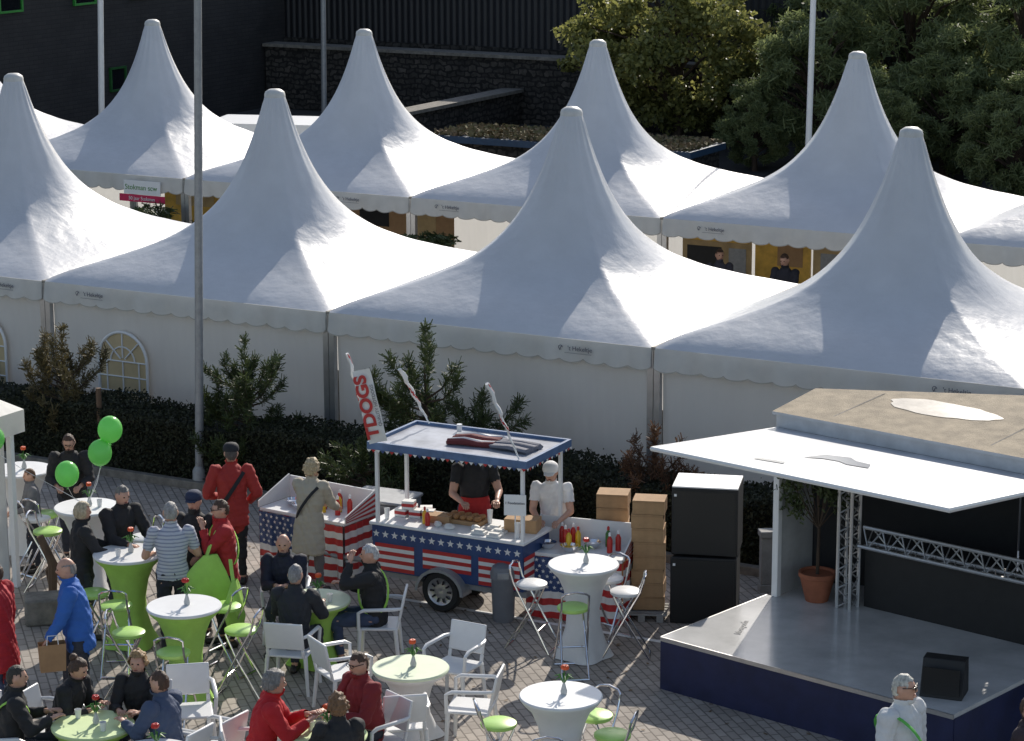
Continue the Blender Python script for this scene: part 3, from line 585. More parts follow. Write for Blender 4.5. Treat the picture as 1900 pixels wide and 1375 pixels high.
z=MB();z.box(-26.6,-8,37.3,37.9,0,2.0);part(T,'wall_body',z,M['rubble'],False)
z=MB();z.box(-26.65,-8,37.2,38.0,2.0,2.1);part(T,'coping',z,M['stone'],False)
T=thing('ramp_wall','low sloping stone wall with pale coping beside the ramp','wall',Wt(0,0,0),TH)
z=MB();z.box(-17.6,-17.1,29.5,37.2,0,1.0);part(T,'wall_body',z,M['rubble'],False)
z=MB();z.box(-17.7,-17.0,29.4,37.2,1.0,1.1);part(T,'coping',z,M['stone'],False)
T=thing('planter','stone planter with a blue edge and a planted roof','planter',Wt(0,0,0),TH)
z=MB();z.box(-14.3,-6.9,27.5,29.3,0,.78);part(T,'planter_wall',z,M['rubble'],False)
z=MB();z.box(-14.5,-6.8,27.3,29.5,.78,.95,0);part(T,'planter_edge',z,[mat('slate_blue',(.03,.07,.13),.5)],False)
C=np.stack([rng.uniform(-14.4,-6.9,5000),rng.uniform(27.4,29.4,5000),rng.uniform(.95,1.06,5000)],1);link('sedum',leaves('sedum',C,.12,.07,mat('sedum',(.26,.17,.11),.9,0,.4,3,c2=(.10,.12,.04),island=.5)),T)
T=thing('planter','low stone planter wall by the trees','planter',Wt(0,0,0),TH)
z=MB();z.box(-6,3,24,25,0,.7);part(T,'planter_wall',z,M['rubble'],False)
T=thing('railing','dark metal railing behind the tents','railing',(-12.0,64,0),-.3)
z=MB();z.tube([(0,0,1.2),(1.6,0,1.2)],.02,6)
z.tube([(0,0,.6),(1.6,0,.6)],.015,6)
for i in range(9): z.tube([(i*.2,0,0),(i*.2,0,1.2)],.010,5)
part(T,'railing_bars',z,M['galv'])
T=thing('parked_van','white delivery van parked behind the tents','van',(-7.4,58.5,0),-.2)
z=MB();P=[(0,.3),(0,2.1),(.15,2.25),(3.4,2.25),(4.1,1.35),(4.8,1.15),(4.9,.35)];z.T=Matrix.Rotation(math.pi/2,4,'X');z.prism(P,-1.8,0);part(T,'body',z,M['white'],False,.05)
for xx in(.9,4.0):
    for yy in(-.05,1.65): z=MB();z.T=Matrix.Translation((xx,yy,.32))@Matrix.Rotation(math.pi/2,4,'X');z.lathe([(.32,-.1),(.32,.1)],20);part(T,'wheel',z,M['rubber'])
# ---------------------------------------------------------------- trees
def tree(x,y,h,wd,m,lab,nl=16000,ncl=55,seed=0,leaf=.11,asp=.6,name='tree',base=.12,needle=False):
    r=np.random.default_rng(seed);T=thing(name,lab,'tree',(x,y,0));C=[]
    z=MB();z.tube([(0,0,0),(.1,0,h*.3),(0,.1,h*.6),(0,0,h*.85)],[.17,.13,.08,.03],9)
    cs=[]
    for i in range(ncl):
        v=r.normal(size=3);v/=np.linalg.norm(v);rad=r.uniform(.45,1)**.6
        c=np.array([v[0]*wd/2*rad,v[1]*wd/2*rad,h*(base+1)/2+v[2]*h*(1-base)/2*rad]);c[0]*=1+.2*math.sin(seed+v[2]*3);cs.append(c)
        if i%2==0:
            z.tube([(0,0,min(c[2]*.6,h*.6)),tuple(c*np.array([.5,.5,.9])),tuple(c)],[.06,.035,.012],5)
    per=nl//ncl
    for c in cs:
        s=wd*r.uniform(.05,.12);q=r.normal(size=(per,3));q/=np.linalg.norm(q,axis=1)[:,None];q*=s*r.uniform(.35,1.25,(per,1));q[:,2]*=.7;C.append(c+q)
    part(T,'trunk',z,M['bark'])
    link('crown',leaves('crown',np.concatenate(C),leaf,leaf*asp,m),T);return T
tree(4.75,71,5.2,5.4,M['leafy'],'round yellow green leafy tree in front of the hall',30000,110,1,.12,.6)
tree(3.2,73,4.0,3.0,M['leafy'],'yellow green bushy tree by the stone wall',10000,36,2,.12,.6)
PN=tree(8.3,67,4.6,3.8,M['leafd'],'dark green pine with soft needle clumps',24000,80,3,.24,.13,'pine_tree',.02)
PN['group']='pine trees behind the tents'
tp=tree(11.0,69,6.6,5.0,M['leafd'],'tall dark green pine tree behind the tents',32000,95,4,.26,.13,'pine_tree',.02);tp['group']='pine trees behind the tents'
for (x,y,s,a) in [(13.6,66,1.0,1),(16.5,68,1.15,2.2),(10.2,74,1.1,3),(14.5,61,.72,4),(7.8,76,1.0,5),(12.3,60.5,.66,.6),(18,63,.9,5.5),(6.5,66,.5,4.4)]:
    dup(tp if a in(1,3,5.5,2.2) else PN,(x,y,0),a,'dark green pine tree behind the tents',s)
for (x,y,s,a) in [(9.3,63,.62,2),(11.3,64.5,.8,1.2)]: dup(PN,(x,y,0),a,'low dark green pine behind the tents',s)
# ---------------------------------------------------------------- furniture
def tabled(h,topm,cov,r=.40):
    T=thing('cocktail_table' if h>1 else 'round_table','x','table');z=MB();z.lathe([(r,h-.03),(r+.004,h-.012),(r-.006,h)],48);part(T,'table_top',z,topm)
    pr=[(r-.003,h-.031),(r*.93,h-.07),(r*.72,h*.86),(r*.56,h*.72),(r*.46,h*.52),(r*.48,h*.33),(r*.60,h*.15),(r*.78,.01)]
    z=MB();z.lathe(pr,48,lobe=lambda t,zz:1+.13*math.cos(4*t)*max(0,1-zz/(h*.55)),cap=False);part(T,'table_cover',z,cov);return T
def settable(x,y,h,tm,cm,lab,r=.4):
    T=tabled(h,M[tm],M[cm],r);T.location=(x,y,0.004);T.rotation_euler=(0,0,random.random());T['label']=lab;T['group']='terrace tables'
TB=[(.80,26.88,1.1,'white','whitecl','white high cocktail table beside the snack stand'),(.46,22.61,1.1,'white','whitecl','white high cocktail table with lime stools'),
(-1.06,24.41,.75,'limeglare','whitecl','low table with an overexposed lime top and white cover'),(-3.52,25.41,1.1,'white','lime','high table with white top and lime cover'),
(-4.41,27.35,1.1,'white','lime','high table with white top and lime cover among people'),(-5.21,29.32,1.1,'white','whitecl','white high cocktail table under balloons'),
(-4.08,22.78,.75,'limesun','lime','low round table with a lime cover'),(-2.22,26.69,.75,'limeglare','lime','low round lime table with seated men'),
(-1.80,22.50,.75,'limesun','lime','low round lime table with seated people'),(-3.38,22.0,.75,'white','whitecl','low white round table on the terrace'),(-6.35,31.1,1.1,'white','whitecl','white high cocktail table by the gazebo')]
for t in TB: settable(*t)
def vase(x,y,z0,m=M['orange'],lab='small vase with an orange flower on a table'):
    T=thing('flower_vase',lab,'vase',(x,y,z0),random.random()*6,'flower vases on tables');z=MB();z.lathe([(.03,0),(.035,.03),(.02,.08),(.012,.11),(.016,.13)],14);part(T,'vase',z,M['glass'])
    z=MB()
    for i in range(6):
        a=i*1.05;z.tube([(0,0,.1),(.05*math.cos(a),.05*math.sin(a),.19),(.10*math.cos(a),.1*math.sin(a),.17)],[.004,.012,.003],5)
    z.tube([(0,0,.1),(.01,0,.25)],.004,5);part(T,'stems',z,M['stem'])
    z=MB()
    for i in range(7):
        a=i*.9;z.ball((.01+.02*math.cos(a),.02*math.sin(a),.27),(.024,.016,.026),6)
    part(T,'flower',z,m)
for i,t in enumerate(TB): vase(t[0]+.03,t[1]+.02,t[2]+.005,M['orange'] if i%3 else M['redpl'])
def bottle(x,y,z0,m,lab,h=.2,r=.028,group='sauce bottles'):
    T=thing('sauce_bottle',lab,'bottle',(x,y,z0),0,group);z=MB();z.lathe([(r,0),(r,h*.65),(r*.5,h*.8),(r*.35,h*.85)],14);part(T,'bottle_body',z,m);z=MB();z.lathe([(r*.5,h*.85),(r*.45,h),(r*.2,h+.01)],10);part(T,'bottle_cap',z,M['white'] if m is M['redpl'] else M['redpl'])
def cup(x,y,z0,n=1): 
    z=MB();z.lathe([(.025,0),(.035,.09*n),(.033,.09*n),(.024,.004)],14,cap=False);solo('drinking_cup',z,M['whitepl'],'white disposable cup on a table' if n==1 else 'stack of white disposable cups on the counter','cup',(x,y,z0),group='cups on tables')
for x,y,q in [(-4.25,22.95,.755),(-3.95,22.6,.755),(-1.95,22.6,.755),(-2.3,26.85,.755),(-2.05,26.6,.755),(-4.5,27.2,1.105),(-5.05,29.3,1.105)]: cup(x,y,q)
def chair0():
    T=thing('garden_chair','white plastic armchair standing on the terrace','chair',(0,0,0),0,'white armchairs');
    z=MB();z.box(-.23,.23,-.22,.24,.42,.45);part(T,'seat',z,M['whitepl'],True,.012)
    z=MB();z.T=Matrix.Translation((0,-.21,.43))@Matrix.Rotation(math.radians(12),4,'X')
    z.box(-.22,.22,-.015,.015,.10,.42);z.box(-.22,-.18,-.015,.015,0,.10);z.box(.18,.22,-.015,.015,0,.10);part(T,'backrest',z,M['whitepl'],True,.012)
    for sx in(-1,1):
        for sy in(-1,1): z=MB();z.tube([(sx*.25,sy*.23+.0,0),(sx*.215,sy*.2+.01,.43)],[.018,.026],8);part(T,'leg',z,M['whitepl'])
        z=MB();z.tube([(sx*.24,.22,.43),(sx*.26,.22,.64),(sx*.26,.16,.67),(sx*.25,-.18,.68),(sx*.22,-.26,.68)],[.02,.02,.022,.022,.018],8);part(T,'armrest',z,M['whitepl'])
    return T
C0=chair0();C0.location=(-2.42,25.86,0);C0.rotation_euler=(0,0,-.22)
for x,y,a in [(-1.82,25.16,-60),(-1.50,26.78,88),(-.62,25.35,150),(-.42,24.1,80),(-1.12,23.62,10),(-3.30,24.0,-170),(-3.25,22.55,62),(-2.52,22.6,-82),(-1.36,23.15,128),(-4.6,23.42,-112),(-5.0,22.8,-75),(-3.7,23.55,172),(-2.62,27.52,178),(-1.62,21.95,20),(-2.95,22.9,60),(-5.3,23.7,-60)]: dup(C0,(x,y,0),math.radians(a))
def stool0(m,lab):
    T=thing('bar_stool',lab,'bar stool',(0,0,0),0,'folding bar stools')
    z=MB();z.lathe([(.165,.735),(.178,.75),(.178,.775),(.15,.79),(0.01,.792)],28);part(T,'seat',z,m)
    z=MB();r=.0125
    for s in(-1,1):
        z.tube([(s*.19,.27,0),(s*.165,0,.5),(s*.15,-.17,.80),(s*.15,-.2,.90)],r,8)
        z.tube([(s*.15,-.28,0),(s*.135,.0,.46),(s*.12,.13,.74)],r,8)
    z.tube([(-.19,.27,.015),(.19,.27,.015)],r,8);z.tube([(-.15,-.28,.015),(.15,-.28,.015)],r,8);z.tube([(-.178,.13,.26),(.178,.13,.26)],r,8);part(T,'leg_frame',z,M['chrome'])
    z=MB();z.tube([(s*.15*1,-.2-.02*k_,.90+k_*.1) for s,k_ in[(-1,0),(-1,.6)]]+[(-.11,-.225,.99),(0,-.23,1.01),(.11,-.225,.99)]+[(.15,-.212,.96),(.15,-.2,.90)],r,8);part(T,'backrest',z,M['chrome']);return T
SL=stool0(M['limepl'],'folding chrome bar stool with lime seat');SW=stool0(M['whitepl'],'folding chrome bar stool with white seat')
SL.location=(.67,26.33,0);SL.rotation_euler=(0,0,.1);SW.location=(.22,27.2,0);SW.rotation_euler=(0,0,math.radians(-110))
dup(SW,(1.28,26.9,0),math.radians(85));dup(SW,(1.1,27.4,0),math.radians(140));dup(SW,(-4.5,29.1,0),math.radians(120));dup(SW,(-5.97,30.0,0),math.radians(-60))
for x,y,a in [(-.14,22.74,-80),(.80,22.95,140),(.95,22.42,75),(.27,21.95,10),(-4.14,25.51,-95),(-3.57,24.85,-5),(-2.94,25.60,75),(-5.72,29.4,-100),(-4.42,26.45,0),(-5.9,30.15,-40),(-3.2,26.4,60),(-4.75,26.9,-60)]: dup(SL,(x,y,0),math.radians(a))
for i,(x,y,zz,r) in enumerate([(-4.85,29.08,2.13,.15),(-4.97,29.0,1.86,.145),(-5.0,29.25,1.82,.13),(-5.21,28.10,1.84,.14),(-6.25,29.0,2.04,.14)]):
    T=thing('balloon','shiny green balloon on a string above a table','balloon',(x,y,zz),0,'green balloons');z=MB();z.ball((0,0,0),(r,r,r*1.12),24);z.lathe([(.004,-.02),(.014,-.03)],8,c=(0,0,-r*1.08));part(T,'balloon_skin',z,M['balloon'])
    z=MB();bx,by=-5.2-x,29.3-y;z.tube([(0,0,-r*1.1),(bx*.3,by*.3,-.4),(bx,by,1.12-zz)],.003,4);part(T,'string',z,M['white'])
# gazebo
T=thing('gazebo','white party gazebo with one visible corner post','gazebo',(-7.53,26.95,0),TH)
for a,b in((-.06,.06),(-3,.06),(-.06,2.94),(-3,2.94)):
    z=MB();z.box(a-.035,a+.035,b-.035,b+.035,0,2.1);part(T,'leg',z,M['white'],False)
z=MB();c=(-1.5,1.5,3.35);q=[(.05,-.05,2.25),(.05,3.1,2.25),(-3.1,3.1,2.25),(-3.1,-.05,2.25)];z.add([c]+q,[(0,1,2),(0,2,3),(0,3,4),(0,4,1)]);z.add([(x,y,2.25) for x,y,_ in q]+[(x,y,1.97) for x,y,_ in q],[(i,(i+1)%4,4+(i+1)%4,4+i) for i in range(4)]);part(T,'canopy',z,M['valance'],False)
z=MB();z.box(-.5,-.16,2.92,2.94,.05,1.9);part(T,'side_wall',z,M['glass'],False)
z=MB();z.box(-.25,.25,-.2,.2,0,.32);solo('stone_block',z,M['stone'],'rough square stone block on the paving','stone',(-5.55,28.2,.004),.2,bevel=.03)
z=MB();z.tube([(0,0,0),(.02,0,.5),(-.12,0,.85)],[.05,.06,.045],8);z.tube([(0,.1,0),(-.05,.05,.4),(.02,0,.5)],[.03,.035,.04],7);solo('timber_post',z,M['wood'],'crooked weathered timber post on the paving','post',(-5.6,28.9,0))
z=MB();z.box(-.09,.09,-.09,.09,0,.1);z.box(-.075,.075,-.075,.075,.1,.7);z.box(-.095,.095,-.095,.095,.7,.78);solo('stone_pillar',z,M['concrete'],'small square stone pillar behind the loudspeakers','pillar',(3.12,29.3,0),.1,bevel=.01)
# bags
T=thing('paper_bag','brown paper carrier bag held by the man in blue','bag',(-4.82,24.72,.62),.3);z=MB();z.add([(-.13,-.06,0),(.13,-.06,0),(.13,.06,0),(-.13,.06,0),(-.14,-.07,.3),(.14,-.07,.3),(.14,.07,.3),(-.14,.07,.3)],[(0,3,2,1),(0,1,5,4),(1,2,6,5),(2,3,7,6),(3,0,4,7)]);part(T,'bag_body',z,M['kraft'],False)
z=MB();z.tube([(-.06,-.07,.3),(-.05,-.07,.4),(.05,-.07,.4),(.06,-.07,.3)],.006,5);part(T,'bag_handle',z,M['white'])
T=thing('shoulder_bag','lime green shoulder bag hanging beside the man in red','bag',(-3.45,27.0,.50),.4);z=MB()
n=28;V=[]
prof=[(.10,.03,0),(.21,.07,.04),(.26,.09,.16),(.27,.085,.32),(.23,.06,.48),(.15,.035,.60),(.08,.02,.68)]
for i,(r1,r2,zz) in enumerate(prof):
    for j in range(n): t=2*math.pi*j/n;V.append((r1*math.cos(t)*(1+.06*math.sin(5*t+i))+.03*math.sin(i*1.3),r2*math.sin(t)*(1+.25*math.sin(6*t+i)),zz))
z.add(V,[(i*n+j,i*n+(j+1)%n,(i+1)*n+(j+1)%n,(i+1)*n+j) for i in range(len(prof)-1) for j in range(n)]+[tuple(range(n))[::-1]]);part(T,'bag_body',z,M['lime'])
z=MB();z.tube([(-.02,0,.66),(.05,.05,.8),(.14,.1,.92)],.025,6,flat=.4);part(T,'bag_strap',z,M['lime'])
T=dup(T,(-3.12,26.62,.42),1.3,'lime green shoulder bag hung on a stool by the tables',.85)
# ---------------------------------------------------------------- flags
def star(mb,x,y,z,r,m):
    P=[(x+(r if i%2==0 else r*.42)*math.sin(i*math.pi/5),y,z+(r if i%2==0 else r*.42)*math.cos(i*math.pi/5)) for i in range(10)]
    mb.add([(x,y,z)]+P,[(0,1+(i+1)%10,1+i) for i in range(10)],m)
def flagcloth(w_,h,ns=9,cw=.45,ch=.55,wave=.02,nx=60):
    mb=MB();V=[];nz_=ns
    def Y(x,z): return wave*math.sin(x*22)*(1.2-z/h)+wave*.5*math.sin(x*47+z*3)
    for i in range(nx+1):
        for j in range(nz_+1): x=w_*i/nx;z=h*j/nz_;V.append((x,Y(x,z),z))
    for i in range(nx):
        for j in range(nz_):
            m=0 if j%2==0 else 1
            if i<nx*cw and j>=nz_*(1-ch): m=2
            mb.F.append((i*(nz_+1)+j,(i+1)*(nz_+1)+j,(i+1)*(nz_+1)+j+1,i*(nz_+1)+j+1));mb.I.append(m)
    mb.V=[Vector(v) for v in V]
    r=0
    zz=h*(1-ch)+.04
    while zz<h-.02:
        x=.04+(r%2)*.045
        while x<w_*cw-.03: star(mb,x,Y(x,zz)-.012,zz,.026,1);x+=.09
        zz+=.065;r+=1
    return mb
FM=[M['red'],M['flagw'],M['blue']]
def stripes(mb,x0,x1,z0,z1,y,n,stars=False):
    for i in range(n):
        a=z0+(z1-z0)*i/n;b=z0+(z1-z0)*(i+1)/n;mb.add([(x0,y,a),(x1,y,a),(x1,y,b),(x0,y,b)],[(0,1,2,3)],i%2)
TR=thing('food_trailer','stars and stripes painted snack trailer with a flat blue canopy','food trailer',(-1.70,29.0,0),-.477)
z=MB();z.box(0,2.05,0,.70,.38,.96,0);part(TR,'body',z,[M['blue']],False,.008)
z=MB();stripes(z,.04,.58,.40,.74,-.006,7);stripes(z,.70,1.36,.50,.74,-.006,5);stripes(z,1.46,2.01,.40,.74,-.006,7)
z.add([(0,-.008,.76),(2.05,-.008,.76),(2.05,-.008,.955),(0,-.008,.955)],[(0,1,2,3)],2)
x=.06
while x<2.02: star(z,x,-.012,.855,.05,1);x+=.128
z.T=Matrix.Translation((0,.7,0))@RZ(-math.pi/2);stripes(z,.02,.68,.44,.80,-.006,7);z.T=Matrix.Translation((2.05,0,0))@RZ(math.pi/2);stripes(z,.02,.68,.44,.80,-.006,7);part(TR,'painted_panel',z,FM,False)
z=MB();z.box(-.03,2.08,-.03,.74,.962,1.0);part(TR,'counter',z,M['white'],True,.008)
for xx in(.98,):
    for yy in(-.02,.72):
        W_=thing('x','x','x');W_.name='wheel';del W_['label'];del W_['category'];W_.parent=TR;W_.location=(xx,yy,.265);W_.rotation_euler=(math.pi/2,0,0)
        z=MB();z.lathe([(.17,-.07),(.235,-.075),(.255,-.05),(.255,.05),(.235,.075),(.17,.07)],32,cap=False);part(W_,'tyre',z,M['rubber'])
        z=MB();z.lathe([(.0,.03),(.05,.045),(.08,.035),(.14,.045),(.172,.068)],28,cap=False);z.lathe([(.172,-.06),(.0,-.05)],28,cap=False)
        for i in range(10): a=i*.628;z.tube([(.09*math.cos(a),.09*math.sin(a),.055),(.14*math.cos(a),.14*math.sin(a),.06)],.012,5,1)
        part(W_,'rim',z,[M['alu'],M['black']])
z=MB();P=[];
for i in range(13): t=math.pi*i/12;P.append((.98-.33*math.cos(t),.25+.30*math.sin(t)))
V=[];
for (a,b) in P: V+=[(a,-.13,b),(a,.1,b)]
z.add(V,[(2*i,2*i+1,2*i+3,2*i+2) for i in range(12)]);V=[]
for i in range(13): t=math.pi*i/12;V+=[(.98-.33*math.cos(t),-.13,.25+.30*math.sin(t)),(.98-.29*math.cos(t),-.13,.25+.265*math.sin(t))]
z.add(V,[(2*i,2*i+1,2*i+3,2*i+2) for i in range(12)]);part(TR,'mudguard',z,M['galv'])
z=MB();z.box(-.02,2.07,.05,.65,.30,.378);z.tube([(0,.35,.36),(-.75,.35,.36),(-.95,.35,.40)],.035,8);z.tube([(-.7,.35,.36),(-.7,.35,.02)],.02,8);part(TR,'chassis',z,M['galv'])
CAN_=thing('x','x','x');CAN_.name='trailer_canopy';del CAN_['label'];del CAN_['category'];CAN_.parent=TR
x0,x1,y0,y1=.06,2.20,-.20,1.0
z=MB();z.box(x0+.02,x1-.02,y0+.02,y1-.02,1.985,2.01);part(CAN_,'canopy_deck',z,mat('grey_deck',(.42,.44,.50),.35,0,.25,3),False)
z=MB();za,zb=1.955,2.045
z.box(x0,x1,y0,y0+.04,za,zb);z.box(x0,x1,y1-.04,y1,za,zb);z.box(x0,x0+.04,y0+.041,y1-.041,za,zb);z.box(x1-.04,x1,y0+.041,y1-.041,za,zb);part(CAN_,'canopy_rim',z,mat('canopy_blue',(.10,.18,.34),.4,0,.18),False)
z=MB()
def bunting(P0,P1,n):
    for i in range(n):
        a=P0.lerp(P1,i/n);b=P0.lerp(P1,(i+1)/n);c=(a+b)/2+Vector((0,0,-.035));z.add([a,b,c],[(0,2,1)],(1,0,1,2)[i%4])
bunting(Vector((x0,y0-.005,za)),Vector((x1,y0-.005,za)),34);bunting(Vector((x1+.005,y0,za)),Vector((x1+.005,y1,za)),19);part(CAN_,'bunting',z,FM,False)
for a,b in((.08,-.0),(2.05,-.0),(.10,.68),(2.1,.9)):
    z=MB();z.box(a-.02,a+.02,b-.02,b+.02,1.0,1.985);part(TR,'post',z,M['white'],False)
TM=Matrix.Translation((-1.70,29.0,0))@RZ(-.477)
def tl(x,y,z=1.0): return TM@Vector((x,y,z))
def place(name,mb,mats,label,cat,x,y,zz=1.003,rot=0,group=None,bevel=0,smooth=True): return solo(name,mb,mats,label,cat,tl(x,y,zz),-.477+rot,group,smooth,bevel)
def crumple(mb,amp=.02,seed=1):
    r=random.Random(seed)
    for i,v in enumerate(mb.V): mb.V[i]=v+Vector((r.uniform(-amp,amp),r.uniform(-amp,amp),r.uniform(-amp,amp)*.5 if v.z>.01 else 0))
z=MB()
for i in range(5): z.tube([(-.30,-.18+i*.08,.03),(-.1,-.17+i*.09,.045),(.1,-.19+i*.09,.03),(.30,-.17+i*.08,.035)],.045,8,m=i%3==1,flat=.8)
crumple(z,.014);place('cloth_bundle',z,[cloth((.16,.03,.03)),M['flagw']],'dark red and white folded flag lying on the canopy roof','cloth',1.2,.45,2.012,.1)
z=MB()
for i in range(4): z.tube([(-.26,-.14+i*.09,.03),(0,-.13+i*.09,.04),(.26,-.14+i*.09,.03)],.05,8,flat=.7)
crumple(z,.014,2);place('cloth_bundle',z,cloth((.18,.18,.21)),'grey folded sheet lying on the canopy roof','cloth',1.75,.40,2.012,-.1)
z=MB();z.lathe([(.03,0),(.035,.09),(.033,.09)],12);place('drinking_cup',z,M['whitepl'],'white cup standing on the canopy roof','cup',.75,.85,2.012)
def furled(p0,p1,lab,sd):
    T=thing('furled_flag',lab,'flag',p0,0,'furled flags on the canopy');v=Vector(p1)-Vector(p0);z=MB();z.tube([(0,0,0),v],.010,6);part(T,'flag_pole',z,M['white'])
    z=MB();n=30;r=random.Random(sd);W=[r.uniform(.75,1.3) for _ in range(n+1)]
    P=[v*(.10+.90*i/n)+Vector((.010*math.sin(i*.8),.010*math.cos(i*.9),0)) for i in range(n+1)];z.tube(P,[(.011+.019*math.sin(min(1,i/n*1.2)*1.5))*W[i] for i in range(n+1)],10,flat=.7)
    for i in range(0,len(z.F)): z.I[i]=0 if ((i//10)*.5+(i%10))%10<1.1 else 1
    part(T,'flag_cloth',z,[M['red'],M['flagw']])
furled(tl(.10,-.18,2.05),tl(.10,-.18,2.05)+Vector((-.26,.1,1.05)),'furled white and red flag leaning from the canopy corner',1)
furled(tl(.30,.9,2.05),tl(.30,.9,2.05)+Vector((-.34,-.15,.72)),'furled flag tilted over the canopy',2)
furled(tl(2.08,-.15,2.05),tl(2.08,-.15,2.05)+Vector((-.36,.1,.88)),'furled white flag on the canopy front corner',3)
T=thing('banner_sign','narrow white banner with red vertical lettering on the trailer roof','banner',tl(.28,-.30,2.08),-.1);T.rotation_euler=(0,-.22,-.1)
z=MB();n=24;V=[]
for i in range(n+1):
    for j in range(7): xx=-.11+.22*j/6;V.append((xx,.012*math.sin(i*.55+j*.5),.90*i/n))
z.add(V,[(i*7+j,i*7+j+1,(i+1)*7+j+1,(i+1)*7+j) for i in range(n) for j in range(6)]);part(T,'banner_cloth',z,M['flagw'])
textpart(T,'lettering','TDOGS',.20,M['red'],(-.03,-.018,.45),(math.pi/2,-math.pi/2,0),1.15,bold=.008);textpart(T,'lettering','QUALITY HOTDOGS',.055,M['ink'],(.08,-.018,.45),(math.pi/2,-math.pi/2,0))
T=thing('price_sign','small white card sign on a stick at the counter','sign',tl(2.0,-.10,1.0),-.15);z=MB();z.box(-.13,.13,-.006,.006,.35,.60);part(T,'sign_board',z,M['white'],False);z=MB();z.tube([(0,.01,0),(0,.01,.36)],.008,6);part(T,'sign_stick',z,M['white']);textpart(T,'lettering','1 Foodstation',.042,M['ink'],(0,-.012,.5),(math.pi/2,0,0))
for i,(a,b) in enumerate([(.22,.35),(.40,.38),(.31,.36),(.55,.42),(.25,.52),(.45,.54)]):
    z=MB();z.box(-.075,.075,-.06,.06,0,.10,1);z.box(-.077,.077,-.062,.062,.03,.07,0);place('carton_box',z,[M['red'],M['flagw']],'small red and white carton on the counter','box',a,b,1.003 if i!=2 else 1.106,.1*i,'small cartons',smooth=False)
T=thing('bread_tray','cardboard tray of buns on the counter','tray',tl(1.05,.45,1.003),-.477);z=MB();z.box(-.25,.25,-.13,.13,0,.05,0);part(T,'tray',z,M['card'],False)
z=MB()
for i in range(5):
    for j in range(2): z.ball((-.19+i*.095,-.06+j*.12,.075),(.05,.066,.035),8)
part(T,'buns',z,M['bun'])
for a,b,s in[(1.0,.12,.07),(1.3,.22,.06),(.82,.16,.05)]:
    z=MB();z.ball((0,0,.02),(s,s*.8,.04),10);crumple(z,.008,3);place('bread_roll',z,M['flagw'],'paper wrapped roll on the counter','roll',a,b)
for a,b in[(1.42,.1),(1.65,.05),(1.5,.35),(1.62,.22)]: 
    z=MB();z.box(-.09,.09,-.05,.05,0,.03);z.box(-.06,.06,-.03,.03,.03,.05);place('napkin_stack',z,M['flagw'],'stack of paper napkins on the counter','napkins',a,b,group='napkin stacks',smooth=False)
for a,b,k_ in[(1.9,.15,2),(.12,.15,1.5),(1.35,.5,2)]: q=tl(a,b,1.003);cup(q.x,q.y,q.z,k_)
for a,b,c_ in[(.7,.12,'redpl'),(.63,.18,'yellow')]: q=tl(a,b,1.003);bottle(q.x,q.y,q.z,M[c_],('red' if c_=='redpl' else 'yellow')+' squeeze sauce bottle on the trailer counter',.2,.03)
z=MB();z.box(-.2,.2,-.12,.12,0,.16);place('cardboard_box',z,M['card'],'open cardboard box on the counter','box',1.82,.45,1.003,.2,smooth=False)
z=MB();z.box(-.17,.17,-.10,.10,0,.09);place('cardboard_box',z,M['card'],'flat cardboard box on the counter','box',.74,.34,1.003,.1,smooth=False)
z=MB();z.box(-.4,.4,-.3,.3,0,.85,0);z.box(-.42,.42,-.32,.32,.85,.9,1);solo('storage_chest',z,[M['grayp'],M['galv']],'grey storage chest with steel lid behind the trailer','chest',(-1.65,30.55,.0),-.45,bevel=.02)
def stand(x,y,rot,w_,d_,lab,cw=.45):
    T=thing('condiment_stand',lab,'food stand',(x,y,0),rot)
    z=MB();z.box(0,w_,0,d_,.76,.80);part(T,'stand_top',z,M['white'],False)
    z=flagcloth(w_,.76,9,cw,.62,.02);o=part(T,'flag_skirt',z,FM,True);o.location=(0,-.025,0.0)
    z=flagcloth(d_,.76,9,0,.0,.015);o=part(T,'flag_skirt',z,FM,True);o.location=(w_+.02,0,0);o.rotation_euler=(0,0,math.pi/2)
    z=flagcloth(d_,.76,9,0,.0,.015);o=part(T,'flag_skirt',z,FM,True);o.location=(-.02,d_,0);o.rotation_euler=(0,0,-math.pi/2)
    z=MB();z.box(-.01,w_+.01,d_,d_+.02,.76,1.08);part(T,'back_board',z,M['white'],False)
    for s,xx in((-1,-.03),(1,w_+.012)):
        z=MB();V=[(0,.80),(d_,.80),(d_,1.10),(0,.88)];z.add([(xx,a,b) for a,b in V]+[(xx+.018,a,b) for a,b in V],[(0,3,2,1),(4,5,6,7),(0,1,5,4),(1,2,6,5),(2,3,7,6),(3,0,4,7)],1)
        q=xx-.004 if s<0 else xx+.022
        for i in range(4):
            a,b=.805+i*.02,.815+i*.02;z.add([(q,.0,a),(q,d_,.81+i*.072),(q,d_,.81+i*.072+.036),(q,0,b)],[(0,1,2,3) if s>0 else (3,2,1,0)],0)
        part(T,'side_board',z,FM,False)
    for a in(.04,w_-.04):
        for b in(.05,d_-.05): z=MB();z.box(a-.02,a+.02,b-.02,b+.02,0,.76);part(T,'leg',z,M['alu'],False)
    return Matrix.Translation((x,y,0))@RZ(rot)
A_=stand(.17,28.36,-.33,1.18,.62,'condiment stand draped with a stars and stripes flag beside the trailer')
B_=stand(-3.20,30.33,-.60,1.35,.62,'condiment stand draped with a stars and stripes flag by the hedge')
def onst(Mx,x,y): return Mx@Vector((x,y,.802))
cols=['redpl','redpl','yellow','redpl','yellow','redpl','stem','redpl']
